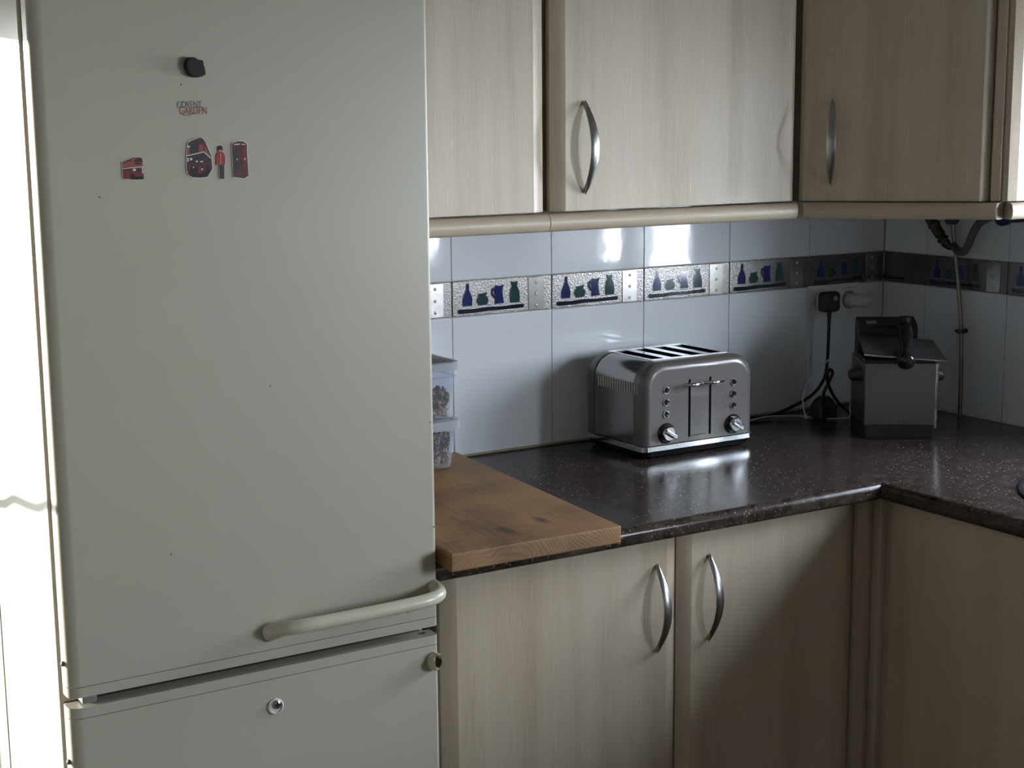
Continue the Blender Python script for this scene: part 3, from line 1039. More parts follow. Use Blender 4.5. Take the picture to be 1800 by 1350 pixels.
# where the freezer handle broke away: a screw in its ring, and a torn stub at the right edge
sm = bpy.data.meshes
mt = Matrix.Rotation(math.radians(90), 4, 'X')
mount = obj('handle_mount', lathe(B(), [(0.0, 0.001), (0.0115, 0.001), (0.0115, 0.0022), (0.0095, 0.0035), (0.0085, 0.0012), (0.0, 0.0012)], 20, mt), M_PALE, fz, 40, (-1.7543 - ox, FY - oy, 0.7471))
scr = B()
lathe(scr, [(0.0065, 0), (0.0065, 0.002), (0.0045, 0.0034), (0, 0.0038)], 16, mt, 0)
box(scr, -0.0045, 0.0045, -0.0041, -0.0036, -0.0011, 0.0011, 0, 1, 1)
box(scr, -0.0011, 0.0011, -0.0041, -0.0036, -0.0045, 0.0045, 0, 1, 1)
obj('screw_head', scr, [M_SCREW, M_SEAL], mount, 40, (0.0018, -0.0008, 0.0028))
stub = B()
rings = []
for k, (s, d, zz) in enumerate(((0.0125, 0.0, 0.0), (0.0120, 0.008, 0.001), (0.0105, 0.015, 0.002))):
    rings.append([(0.006 * 0 + s * 0.75 * math.cos(a) + d * 0.15, -d + (0.003 * math.sin(3 * a) + 0.002 * math.cos(5 * a) if k == 2 else 0), zz + s * 1.15 * math.sin(a)) for a in [2 * math.pi * q / 18 for q in range(18)]])
for s, d in ((0.0080, 0.012), (0.0060, 0.006), (0.0, 0.005)):
    rings.append([(max(s, 1e-4) * 0.75 * math.cos(a) + 0.002, -d, 0.002 + max(s, 1e-4) * 1.15 * math.sin(a)) for a in [2 * math.pi * q / 18 for q in range(18)]])
loft(stub, rings)
for f in stub.faces:
    c = f.calc_center_median()
    if c.y > -0.0125 and (c.x - 0.002) ** 2 + c.z ** 2 < 0.0068 ** 2:
        f.material_index = 1
obj('broken_mount', stub, [M_FRIDGE2, M_RUST], fz, 45, (-1.5085 - ox, FY - oy, 0.7625))

# ------------------------------------------------------------------ magnets on the fridge door
def mxz(px, py):
    """offset on the door plane for the drawn outlines (grid of the magnet artwork)"""
    u = (px - 200) / 260.0
    v = (py - 230) / 100.0
    return (-1.9366 + u * 0.1923 - v * 0.0037, 1.5228 - u * 0.0019 - v * 0.0685)
def art(x, y):                     # artwork zoom grid -> photo-sized grid
    return mxz(200 + x / 6.923, 230 + y / 6.92)

def magnet(name, label, base_pts, layers, conv, base_mat=None, thick=0.0008):
    pp = [conv(*p) for p in base_pts]
    cx = sum(p[0] for p in pp) / len(pp)
    cz = min(p[1] for p in pp)
    t = thing(name, label, 'magnet', (cx, FY - 0.0002, cz))
    def ext(bm, pts, y0, y1):
        prism(bm, [(a - cx, b - cz) for a, b in pts], y0, y1, lambda a, b, y: (a, y, b))
    bm = B()
    ext(bm, pp, 0, -thick)
    obj('backing', bm, base_mat or M_PALE, t)
    lev = thick
    for nm, m, polys in layers:
        bm = B()
        for pts in polys:
            ext(bm, [conv(*p) for p in pts], -thick + 0.0002, -lev - 0.00010)
        lev += 0.00005
        obj(nm, bm, m, t)
    return t

def grow(pts, k):
    cx = sum(p[0] for p in pts) / len(pts)
    cy = sum(p[1] for p in pts) / len(pts)
    out = []
    for x, y in pts:
        d = math.hypot(x - cx, y - cy) or 1
        out.append((x + (x - cx) / d * k, y + (y - cy) / d * k))
    return out
def R4(x0, y0, x1, y1):
    return [(x0, y0), (x1, y0), (x1, y1), (x0, y1)]

# small bus
sb = [(98, 382), (200, 338), (225, 322), (325, 325), (338, 345), (345, 445), (330, 452), (330, 515), (354, 528), (354, 595), (250, 600), (130, 588), (108, 565)]
magnet('bus_magnet', 'smaller red double-decker bus magnet, left of the others on the fridge', grow(sb, 7), [
    ('bodywork', M_REDL, [sb]),
    ('lower_deck', M_RED, [[(103, 470), (205, 460), (330, 455), (330, 515), (354, 528), (354, 585), (120, 580), (108, 560)]]),
    ('dark_windows', M_DARKW, [[(104, 382), (178, 350), (178, 372), (104, 402)], [(182, 348), (204, 338), (204, 372), (184, 376)], R4(242, 345, 332, 385), R4(270, 328, 318, 345), [(106, 470), (205, 460), (205, 485), (106, 492)], R4(262, 462, 330, 500), R4(250, 390, 318, 415)]),
    ('wheels', M_BLACK, [R4(196, 530, 240, 596), R4(115, 555, 128, 585), [(240, 560), (352, 560), (352, 596), (250, 600)]]),
    ('pale_band', M_PRINTW, [[(102, 460), (205, 446), (345, 437), (345, 445), (205, 454), (102, 467)], R4(226, 462, 258, 492)]),
], art)
# large bus
lb = [(882, 150), (930, 122), (1030, 82), (1060, 92), (1090, 130), (1130, 225), (1170, 320), (1180, 430), (1185, 475), (1160, 520), (1125, 578), (1040, 588), (940, 580), (890, 550), (868, 480), (866, 320), (872, 225)]
magnet('bus_magnet', 'larger red double-decker bus magnet with black radiator, beside the soldier magnet', grow(lb, 9), [
    ('bodywork', M_REDD, [lb]),
    ('upper_panels', M_REDL, [[(872, 225), (905, 215), (905, 290), (870, 300)], [(1015, 175), (1070, 165), (1070, 258), (1015, 265)], [(1085, 190), (1160, 320), (1165, 345), (1085, 262)]]),
    ('dark_windows', M_DARKW, [[(965, 110), (1055, 105), (1072, 160), (965, 172)], [(888, 165), (955, 140), (955, 265), (905, 290), (905, 215), (880, 200)], [(955, 172), (1012, 172), (1012, 262), (955, 268)], [(868, 320), (1080, 275), (1150, 335), (1150, 395), (870, 400)]]),
    ('radiator_and_tyres', M_BLACK, [R4(912, 455, 948, 535), R4(957, 455, 1000, 535), [(890, 545), (1000, 550), (1180, 480), (1160, 520), (1125, 575), (1040, 585), (940, 577)], R4(1112, 440, 1140, 500)]),
    ('pale_details', M_PRINTW, [[(868, 305), (1080, 258), (1165, 340), (1163, 350), (1078, 270), (868, 317)], R4(878, 185, 905, 208), R4(875, 335, 892, 385), R4(908, 338, 935, 368), R4(980, 372, 1003, 392), R4(1035, 378, 1068, 392), R4(1048, 472, 1068, 492), R4(945, 450, 960, 464)]),
    ('lower_panel', M_RED, [R4(890, 425, 908, 500), R4(1010, 440, 1040, 530)]),
], art)
# guardsman
gd = [(1250, 255), (1250, 205), (1265, 190), (1290, 188), (1308, 205), (1310, 255), (1295, 268), (1325, 285), (1340, 345), (1340, 415), (1330, 432), (1332, 520), (1335, 605), (1282, 605), (1270, 435), (1240, 432), (1228, 400), (1232, 320), (1245, 285), (1265, 275)]
magnet('soldier_magnet', 'soldier magnet in scarlet tunic and tall black fur hat', grow(gd, 4), [
    ('tunic', M_TUNIC, [[(1265, 272), (1300, 268), (1328, 288), (1340, 345), (1338, 415), (1328, 430), (1245, 432), (1230, 400), (1234, 320), (1247, 287)]]),
    ('trousers', M_TROUS, [[(1268, 430), (1330, 430), (1332, 520), (1334, 603), (1284, 603), (1276, 520)]]),
    ('face', M_SKIN, [[(1258, 235), (1300, 235), (1297, 258), (1282, 268), (1266, 262)]]),
    ('fur_hat', M_BLACK, [[(1250, 250), (1249, 210), (1262, 192), (1282, 187), (1302, 195), (1309, 215), (1309, 248), (1296, 240), (1262, 240)]]),
    ('tunic_buttons', M_PRINTW, [R4(1284, 290, 1288, 425), R4(1246, 425, 1256, 434), R4(1270, 450, 1273, 600)]),
], art, M_TUNIC)
# telephone box
pb = [(1422, 175), (1445, 150), (1500, 132), (1560, 134), (1600, 155), (1614, 178), (1620, 300), (1640, 575), (1580, 606), (1448, 585), (1438, 400)]
magnet('phone_box_magnet', 'dark red telephone box magnet right of the soldier', grow(pb, 9), [
    ('bodywork', M_REDD, [pb]),
    ('glazed_door', M_DARKW, [[(1450, 220), (1515, 222), (1520, 520), (1462, 515)]]),
    ('glazing_bars', M_REDD, [R4(1452, 285, 1518, 290), R4(1454, 345, 1518, 350), R4(1456, 405, 1518, 410), R4(1458, 460, 1518, 465)]),
    ('crown_sign', M_PRINTW, [[(1452, 172), (1480, 165), (1525, 163), (1525, 176), (1452, 180)], [(1548, 164), (1592, 172), (1592, 180), (1548, 176)]]),
    ('side_panes', M_RED, [R4(1560, 220, 1605, 270), R4(1562, 285, 1607, 330), R4(1564, 345, 1609, 400), R4(1566, 415, 1612, 465)]),
    ('highlights', M_PRINTW, [R4(1488, 350, 1500, 372), R4(1588, 345, 1598, 368)]),
], art)
# bitten black disc
def disc_conv(x, y):
    px, py = 300 + x / 9.64, 80 + y / 9.64
    return (-1.860 + (px - 300) * 0.000738 - (py - 80) * 0.0000336, 1.6256 - (py - 80) * 0.000689 - (px - 300) * -0.0000138)
blk = [(275, 205), (345, 198), (395, 210), (435, 243), (490, 247), (520, 262), (535, 340), (555, 400), (570, 480), (560, 500), (510, 530), (430, 547), (360, 540), (300, 505), (255, 450), (228, 390), (220, 330), (235, 260)]
pp = [disc_conv(*p) for p in blk]
cx, cz = sum(p[0] for p in pp) / len(pp), min(p[1] for p in pp)
t = thing('disc_magnet', 'round black magnet with a chipped corner near the fridge top', 'magnet', (cx, FY - 0.0002, cz))
bm = B()
ins = []
mx_, mz_ = sum(p[0] for p in pp) / len(pp), sum(p[1] for p in pp) / len(pp)
rings = []
for k, y in ((1.0, 0), (1.0, -0.0065), (0.93, -0.0085), (0.80, -0.0090)):
    rings.append([((mx_ + (a - mx_) * k) - cx, y, (mz_ + (b - mz_) * k) - cz) for a, b in pp])
loft(bm, rings)
obj('disc', bm, plain('matt_black_rubber', (0.010, 0.010, 0.010), 0.75, noise=0.2), t, 40)
# lettering magnet
def let_pos(x, y):
    return disc_conv(x, y)
x0, z0 = let_pos(120, 1060)
t = thing('lettering_magnet', 'thin lettering magnet reading COVENT GARDEN in grey and red', 'magnet', (x0, FY - 0.0002, z0))
def letters(nm, txt, xa, ya, xb, yb, m, y):
    ax, az = let_pos(xa, yb)
    bx2, bz = let_pos(xb, ya)
    bm = text_bm(txt, 1.0, 0.00012, -0.014)
    fit_text(bm, ax - x0, bx2 - x0, az - z0, bz - z0, y)
    obj(nm, bm, m, t)
letters('grey_word', 'COVENT', 118, 950, 530, 1060, M_GREYINK, -0.0001)
letters('red_word', 'GARDEN', 160, 1050, 615, 1170, M_REDINK, -0.0003)
sw = [let_pos(x, y) for x, y in ((190, 1160), (230, 1182), (290, 1192), (350, 1182), (395, 1160))]
obj('red_flourish', tube(B(), spline([(a - x0, -0.0003, b - z0) for a, b in sw], 5), 0.0003, 6), M_REDINK, t)
sw = [let_pos(x, y) for x, y in ((190, 1000), (215, 960), (250, 960), (275, 1000), (250, 1035), (210, 1035), (190, 1000))]
obj('grey_flourish', tube(B(), spline([(a - x0, -0.0003, b - z0) for a, b in sw], 5), 0.0003, 6), M_GREYINK, t)

# ------------------------------------------------------------------ pine board
bp = [(-1.4955, -0.6560), (-1.2045, -0.6625), (-1.1490, -0.0640), (-1.4420, -0.0580)]
bcx, bcy = -1.31, -0.36
bm = B()
prism(bm, [(a - bcx, b - bcy) for a, b in bp], 0.0, 0.0275, lambda a, b, z: (a, b, z))
bmesh.ops.bevel(bm, geom=bm.edges[:], offset=0.0028, segments=2, profile=0.5, affect='EDGES')
board = obj('chopping_board', bm, M_PINE, None, 45, (bcx, bcy, ZC + 0.0008))
tag(board, 'thick worn pine chopping board overhanging the worktop beside the fridge', 'chopping board')

# ------------------------------------------------------------------ cereal boxes
ZB = ZC + 0.0286
def rr_ring(cx, cy, w_, d_, r, z):
    return [(cx + a, cy + b, z) for a, b in rrect(w_, d_, r, 4)]
def food_box(label, z, h, rimtop, seed, fill, dome):
    t = thing('storage_box', label, 'storage box', (-1.300, -0.127, z), 0.0, 'clear boxes stacked on the board')
    W0, D0 = 0.156, 0.118       # at the foot
    W1, D1 = 0.172, 0.132       # at the rim
    hh = h - rimtop
    bm = B()
    rings = [rr_ring(0, 0, W0 - 0.01, D0 - 0.01, 0.016, 0.0006), rr_ring(0, 0, W0, D0, 0.020, 0.004)]
    for k in range(1, 6):
        q = k / 5
        rings.append(rr_ring(0, 0, W0 + (W1 - W0) * q, D0 + (D1 - D0) * q, 0.020, 0.004 + (hh - 0.004) * q))
    ins = [[(x * 0.985, y * 0.98, zz + (0.0012 if k == 0 else 0)) for x, y, zz in r] for k, r in enumerate(rings)]
    vr = loft(bm, rings + ins[::-1], cap=False)
    f0 = bm.verts[:]
    n = len(rings[0])
    bm.verts.ensure_lookup_table()
    bm.faces.new([bm.verts[i] for i in range(n)])
    bm.faces.new([bm.verts[len(bm.verts) - n + i] for i in range(n)])
    obj('box_body', bm, M_BOX, t, 40)
    # moulded ridge below the rim
    rg = loft(B(), [rr_ring(0, 0, W1 - 0.004, D1 - 0.004, 0.02, hh - 0.018), rr_ring(0, 0, W1 + 0.004, D1 + 0.004, 0.022, hh - 0.0165), rr_ring(0, 0, W1 + 0.004, D1 + 0.004, 0.022, hh - 0.0150), rr_ring(0, 0, W1 - 0.003, D1 - 0.003, 0.02, hh - 0.0138)], cap=False)
    obj('ridge', rg, M_BOX, t, 40)
    lw, ld = W1 + 0.012, D1 + 0.012
    lid = loft(B(), [rr_ring(0, 0, lw, ld, 0.024, hh - 0.004), rr_ring(0, 0, lw + 0.001, ld + 0.001, 0.024, h - 0.003), rr_ring(0, 0, lw - 0.003, ld - 0.003, 0.023, h - 0.0006), rr_ring(0, 0, lw - 0.016, ld - 0.016, 0.018, h - 0.0006), rr_ring(0, 0, lw - 0.020, ld - 0.020, 0.016, h - 0.004)])
    L = obj('lid', lid, M_BOXLID, t, 40)
    if dome:
        dm = B()
        rings = []
        for k in range(5):
            q = k / 4
            rings.append([(x, y, h - 0.0004 + 0.012 * math.sin(q * math.pi / 2) * (0.55 + 0.45 * math.cos(math.pi * (x + 0.06) / 0.17)) - 0.0005 * k * 0) for x, y, _ in rr_ring(0, 0, (lw - 0.018) * (1 - 0.8 * q * q), (ld - 0.018) * (1 - 0.8 * q * q), 0.016 * (1 - 0.8 * q * q), 0)])
        loft(dm, rings)
        obj('domed_top', dm, M_GREYL, L, 50)
    # contents: flakes and raisins heaped against the walls
    rd = random.Random(seed)
    bm = B()
    for k in range(420):
        side = rd.random()
        zz = rd.uniform(0.006, fill)
        q = zz / hh
        ww, dd = (W0 + (W1 - W0) * q) / 2 - 0.010, (D0 + (D1 - D0) * q) / 2 - 0.010
        if side < 0.62:
            x, y = rd.uniform(-ww * 0.2, ww), -dd + rd.uniform(0, 0.004)
        elif side < 0.85:
            x, y = ww - rd.uniform(0, 0.004), rd.uniform(-dd, dd)
        else:
            x, y, zz = rd.uniform(-ww, ww), rd.uniform(-dd, dd), fill + rd.uniform(-0.004, 0.003)
        s = rd.uniform(0.0036, 0.0068)
        mt = Matrix.Translation((x, y, zz)) @ Euler((rd.uniform(0, 6.3), rd.uniform(0, 6.3), rd.uniform(0, 6.3))).to_matrix().to_4x4() @ Matrix.Diagonal((1.1, 0.8, 0.38, 1))
        r = bmesh.ops.create_icosphere(bm, subdivisions=1, radius=s, matrix=mt)
        dark = (zz > fill * 0.45 and rd.random() < 0.75) or rd.random() < 0.18
        for f in {f for v in r['verts'] for f in v.link_faces}:
            f.material_index = 1 if dark else 0
    box(bm, -W0 / 2 + 0.014, W0 / 2 - 0.014, -D0 / 2 + 0.014, D0 / 2 - 0.014, 0.005, fill - 0.004)
    obj('muesli', bm, [M_CEREAL, M_RAISIN], t, 40, None, 'stuff')
    return t
food_box('clear plastic box of muesli standing on the pine board, lower of two', ZB, 0.0885, 0.0125, 3, 0.064, False)
food_box('clear plastic box of muesli with domed grey top, upper of two', ZB + 0.0892, 0.1030, 0.0110, 8, 0.050, True)

# ------------------------------------------------------------------ toaster
TX, TY = -0.703, -0.125
ts = thing('toaster', 'taupe and steel four-slice toaster standing against the tiles', 'toaster', (TX, TY, ZC))
HWD, TOPZ, RC = 0.134, 0.184, 0.044
ZBT = 0.0265
def arch(hw, top, r, z0, n=8):
    pts = [(-hw, z0)]
    for k in range(n + 1):
        a = math.radians(180 - 90 * k / n)
        pts.append((-hw + r + r * math.cos(a), top - r + r * math.sin(a)))
    for k in range(n + 1):
        a = math.radians(90 - 90 * k / n)
        pts.append((hw - r + r * math.cos(a), top - r + r * math.sin(a)))
    pts.append((hw, z0))
    return pts
YF, YFI, YBI, YBK = -0.224 - TY, -0.192 - TY, -0.062 - TY, -0.030 - TY
SLX = (-0.0705, -0.0235, 0.0235, 0.0705)
def cap_loft(ys, sgn):
    rings = []
    n = 7
    rd = 0.017
    base_y = ys
    for k in range(n + 1):
        a = math.radians(90 * k / n)
        ins = rd * (1 - math.cos(a))
        y = base_y + sgn * (rd * math.sin(a))
        rings.append([(x, y, z) for x, z in arch(HWD - ins, TOPZ - ins, RC - ins * 0.5, ZBT)])
    return rings
fc = B()
rings = [[(x, YFI, z) for x, z in arch(HWD, TOPZ, RC, ZBT)]] + cap_loft(YF + 0.017, -1)
loft(fc, rings)
front = obj('front_panel', fc, M_TOAST, ts, 30)
bc = B()
rings = [[(x, YBI, z) for x, z in arch(HWD, TOPZ, RC, ZBT)]] + cap_loft(YBK - 0.017, 1)
loft(bc, rings)
obj('back_panel', bc, M_TOAST, ts, 30)
# polished wrap with the four openings cut in its flat top
wr = B()
A_ = arch(HWD - 0.0012, TOPZ - 0.0012, RC, ZBT + 0.0004, 10)
ya, yb = YFI + 0.0005, YBI - 0.0005
va = [wr.verts.new((x, ya, z)) for x, z in A_]
vb = [wr.verts.new((x, yb, z)) for x, z in A_]
for i in range(len(A_) - 1):
    if i == 11:
        continue
    wr.faces.new((va[i], va[i + 1], vb[i + 1], vb[i]))
wr.faces.new((va[0], va[-1], vb[-1], vb[0]))
ft0, ft1 = A_[11][0], A_[12][0]
zt = A_[11][1]
SW = 0.0140
xs = [ft0]
for c in SLX:
    xs += [c - SW, c + SW]
xs = sorted(set(xs + [ft1]))
s0, s1 = -0.184 - TY, -0.062 - TY
obj('steel_wrap', wr, M_STEELP, ts, 30)
# top plate sits in the flat, runs over both caps' inner rims
tp = B()
xs = [-0.0895] + [v for c in SLX for v in (c - SW, c + SW)] + [0.0895]
ysl = [-0.1925 - TY, -0.184 - TY, -0.054 - TY, -0.046 - TY]
def grid_plate(bm, xs, ys, z0, z1, holes):
    V = {}
    def v(i, j, k):
        if (i, j, k) not in V:
            V[(i, j, k)] = bm.verts.new((xs[i], ys[j], (z0, z1)[k]))
        return V[(i, j, k)]
    solid = lambda i, j: 0 <= i < len(xs) - 1 and 0 <= j < len(ys) - 1 and not ((i, j) in holes)
    for i in range(len(xs) - 1):
        for j in range(len(ys) - 1):
            if not solid(i, j):
                continue
            for k in (0, 1):
                bm.faces.new((v(i, j, k), v(i + 1, j, k), v(i + 1, j + 1, k), v(i, j + 1, k)))
            for (di, dj), (a, b) in (((-1, 0), ((i, j), (i, j + 1))), ((1, 0), ((i + 1, j), (i + 1, j + 1))), ((0, -1), ((i, j), (i + 1, j))), ((0, 1), ((i, j + 1), (i + 1, j + 1)))):
                if not solid(i + di, j + dj):
                    bm.faces.new((v(*a, 0), v(*b, 0), v(*b, 1), v(*a, 1)))
grid_plate(tp, xs, ysl, TOPZ - 0.0035, TOPZ + 0.0005, {(1, 1), (3, 1), (5, 1), (7, 1)})
top = obj('top_plate', tp, M_CHROME, ts, None)
for c in SLX:
    sb_ = B()
    x0_, x1_, y0_, y1_ = c - SW, c + SW, ysl[1], ysl[2]
    zlo, zhi = TOPZ - 0.095, TOPZ + 0.0003
    q = [(x0_, y0_), (x1_, y0_), (x1_, y1_), (x0_, y1_)]
    lo = [sb_.verts.new((a, b, zlo)) for a, b in q]
    hi = [sb_.verts.new((a, b, zhi)) for a, b in q]
    sb_.faces.new(lo)
    for i in range(4):
        sb_.faces.new((lo[i], lo[(i + 1) % 4], hi[(i + 1) % 4], hi[i]))
    obj('bread_slot', sb_, M_BLACK, top)
# vents on the steel side
vg = B()
for k in range(17):
    y = -0.203 + 0.0078 * k
    if y > -0.066:
        break
    box(vg, -HWD - 0.0008, -HWD + 0.002, y - TY - 0.0016, y - TY + 0.0016, 0.1240, 0.1445, 0.0005, 1)
obj('side_vents', vg, plain('vent_steel', (0.50, 0.49, 0.46), 0.4, metal=0.8, noise=0.05), ts)
# chrome skirt and black base
ch = B()
rings = []
for ins, z in ((0.003, 0.0152), (0.0, 0.0160), (0.0, 0.0248), (0.003, 0.0266)):
    rings.append([(a, b + (YF + YBK) / 2, z) for a, b in rrect(2 * (HWD + 0.0015) - 2 * ins, (YBK - YF) + 0.003 - 2 * ins, 0.014, 4)])
loft(ch, rings)
obj('chrome_skirt', ch, M_CHROME, ts, 35)
bs = B()
rings = []
for ins, z in ((0.014, 0.0005), (0.006, 0.004), (0.002, 0.0156)):
    rings.append([(a, b + (YF + YBK) / 2, z) for a, b in rrect(2 * HWD - 2 * ins, (YBK - YF) - 2 * ins, 0.016, 4)])
loft(bs, rings)
obj('base', bs, M_BLACKG, ts, 35)
# lever tracks and levers
for xw in (-0.7285, -0.6785):
    x = xw - TX
    trk = prism(B(), rrect(0.0048, 0.1120, 0.0023, 3), YF + 0.002, YF - 0.0006, lambda a, b, y, x=x: (x + a, y, b + 0.0905))
    obj('lever_track', trk, M_SLOT, front, None)
    lv = B()
    box(lv, x - 0.0016, x + 0.0016, YF - 0.017, YF + 0.001, 0.1355, 0.1405, 0.0006, 1)
    rings = []
    for k in range(11):
        q = k / 10 * 2 - 1
        cxx = x + q * 0.0235
        cy = YF - 0.0195 + 0.0075 * q * q
        rings.append([(cxx, cy + 0.0022 * math.cos(a) , 0.1382 + 0.0030 * math.sin(a)) for a in [2 * math.pi * i / 10 for i in range(10)]])
    loft(lv, rings)
    obj('lever', lv, M_CHROME, ts, 50)
# buttons and dials
my = Matrix.Rotation(math.radians(90), 4, 'X')
btn = None
for bx_c in (-0.7842, -0.6213):
    for bz in (1.0305, 1.0073, 0.9842):
        if btn is None:
            b2 = B()
            lathe(b2, [(0.0078, -0.001), (0.0078, 0.0016), (0.0070, 0.0024), (0.0058, 0.0024), (0.0056, 0.0010), (0.0, 0.0010)], 22, my, 0)
            btn = obj('button_ring', b2, M_CHROME, front, 30, (bx_c - TX, YF, bz - ZC))
            bt = obj('button', lathe(B(), [(0.0054, 0.0008), (0.0054, 0.0030), (0.0044, 0.0042), (0.0, 0.0046)], 20, my), M_BLACKG, btn, 40)
        else:
            c = clone(btn, front, (bx_c - TX, YF, bz - ZC))
            clone(bt, c)
dial = None
for dx_c in (-0.7836, -0.6213):
    if dial is None:
        dial = obj('dial_ring', lathe(B(), [(0.0195, -0.001), (0.0195, 0.002), (0.0180, 0.0036), (0.0150, 0.0036), (0.0, 0.0034)], 30, my), M_BLACKG, front, 35, (dx_c - TX, YF, 0.0481))
        k1 = lathe(B(), [(0.0142, 0.003), (0.0142, 0.0095), (0.0125, 0.0115), (0.0, 0.0115)], 28, my)
        dk = obj('dial', k1, M_CHROME, dial, 30)
        gb = B()
        box(gb, -0.0138, 0.0138, -0.0195, -0.0110, -0.0036, 0.0036, 0.0012, 2)
        gb.transform(Matrix.Rotation(math.radians(32), 4, 'Y'))
        dgp = obj('dial', gb, M_CHROME, dial, 40)
    else:
        c = clone(dial, front, (dx_c - TX, YF, 0.0481))
        clone(dk, c)
        clone(dgp, c)
# small print
tb = text_bm('morphy richards', 1.0, 0.0002, 0.0)
fit_text(tb, -0.7245 - TX, -0.6870 - TX, 0.0350, 0.0385, YF - 0.0004)
obj('maker_lettering', tb, M_GREYINK, front)
m_sym = plain('faint_print', (0.09, 0.085, 0.085), 0.5, noise=0.1)
sym = None
for xw, zw in ((-0.767, 1.0062), (-0.767, 0.984), (-0.641, 1.0062), (-0.641, 0.984)):
    if sym is None:
        ic = prism(B(), [(-.0022, -.0016), (-.0008, -.0022), (.0010, -.0020), (.0022, -.0008), (.0016, .0004), (.0024, .0018), (.0004, .0024), (-.0010, .0014), (-.0024, .0016), (-.0014, 0.0)], 0.001, -0.0003, lambda a, b, y: (a, y, b))
        sym = obj('button_symbol', ic, m_sym, front, None, (xw - TX, YF, zw - ZC))
    else:
        clone(sym, front, (xw - TX, YF, zw - ZC))

# ------------------------------------------------------------------ sockets, plugs and leads
sp = thing('wall_socket', 'white double wall socket plate under the border tiles', 'socket', (-0.1545, -0.001, 1.136))
bm = B()
prism(bm, rrect(0.1530, 0.0730, 0.004, 3), 0.0, -0.008, lambda a, b, y: (a, y, b))
bmesh.ops.bevel(bm, geom=[e for e in bm.edges if all(v.co.y < -0.007 for v in e.verts)], offset=0.002, segments=2, affect='EDGES')
plate = obj('plate', bm, M_WHITEP, sp, 40)
for x in (-0.0405, 0.0415):
    obj('socket_well', lathe(B(), [(0.0205, 0.0078), (0.0205, 0.0092), (0.0190, 0.0092), (0.0185, 0.0083), (0.0, 0.0083)], 28, my), plain('socket_grey', (0.30, 0.30, 0.30), 0.5, noise=0.05), plate, 35, (x, 0, 0.0))
obj('module_line', bx(0.020, 0.064, -0.0084, -0.0078, 0.0265, 0.0275), M_GASKET, plate)

# cream adaptor in the left socket carries the black three-pin plug
ad = thing('plug_adaptor', 'cream plug adaptor behind the black plug in the left socket', 'adaptor', (-0.1950, -0.0105, 1.136))
bm = B()
prism(bm, rrect(0.034, 0.040, 0.008, 4), 0.0, -0.020, lambda a, b, y: (a, y, b))
obj('adaptor_body', bm, M_CREAMP, ad, 40)
pl = thing('black_plug', 'black three-pin plug in the left wall socket with thick lead', 'plug', (-0.2015, -0.0312, 1.140))
bm = B()
rings = []
for k, y in ((0.94, 0.0), (1.0, -0.003), (1.0, -0.014), (0.93, -0.0185), (0.75, -0.020)):
    rings.append([(a * k, y, b * k) for a, b in rrect(0.050, 0.044, 0.009, 4)])
loft(bm, rings)
obj('plug_body', bm, M_BLACK, pl, 40)
obj('fuse_label', bx(0.003, 0.013, -0.0206, -0.019, 0.0035, 0.0125), plain('grey_label', (0.30, 0.30, 0.31), 0.6, noise=0.1), pl)
o3 = pl.location.copy()
lead = spline([(-0.2030, -0.0430, 1.118), (-0.2040, -0.0440, 1.105), (-0.2024, -0.0420, 1.0537), (-0.2010, -0.0380, 1.0029), (-0.2068, -0.0340, 0.9674), (-0.2391, -0.0320, 0.9366), (-0.3051, -0.0380, 0.9174), (-0.3846, -0.0440, 0.9060), (-0.4700, -0.0300, 0.9042), (-0.5400, -0.0180, 0.9042), (-0.6000, -0.0150, 0.9060)], 7)
lr = [0.0036] * len(lead)
for k in range(10):
    lr[k] = 0.0036 + 0.0025 * (1 - k / 10)
obj('lead', tube(B(), [p - o3 for p in lead], lr, 9), M_BLACK, pl, 60)

wp = thing('white_charger_plug', 'white plug in the right wall socket with thin white lead', 'plug', (-0.1130, -0.0105, 1.136))
o3 = wp.location.copy()
bm = B()
lathe(bm, [(0.0150, 0), (0.0150, 0.016), (0.0135, 0.018), (0.0, 0.018)], 24, my)
obj('plug_face', bm, M_WHITEP, wp, 35)
bm = B()
rings = []
for d, w_, h_ in ((0.016, 0.026, 0.027), (0.032, 0.026, 0.027), (0.048, 0.024, 0.024), (0.056, 0.016, 0.015)):
    rings.append([(a + (d - 0.016) * 0.15, -d, b) for a, b in rrect(w_, h_, min(w_, h_) * 0.3, 3)])
loft(bm, rings)
obj('plug_body', bm, M_WHITEP, wp, 40)
lead = spline([(-0.1080, -0.0660, 1.1365), (-0.1090, -0.0740, 1.1355), (-0.1180, -0.0790, 1.1300), (-0.1363, -0.0800, 1.1205), (-0.1668, -0.0830, 1.0865), (-0.2164, -0.0900, 1.0422), (-0.2551, -0.0820, 1.0111), (-0.2855, -0.0740, 0.9781), (-0.3068, -0.0800, 0.9508), (-0.3153, -0.0900, 0.9286), (-0.3120, -0.0930, 0.9100)], 7)
obj('lead', tube(B(), [p - o3 for p in lead], 0.0015, 8), M_WHITEP, wp, 60)
obj('lead_connector', tube(B(), [Vector((-0.3122, -0.0930, 0.912)) - o3, Vector((-0.3100, -0.0938, 0.9035)) - o3], 0.0032, 10), M_WHITEP, wp, 40)

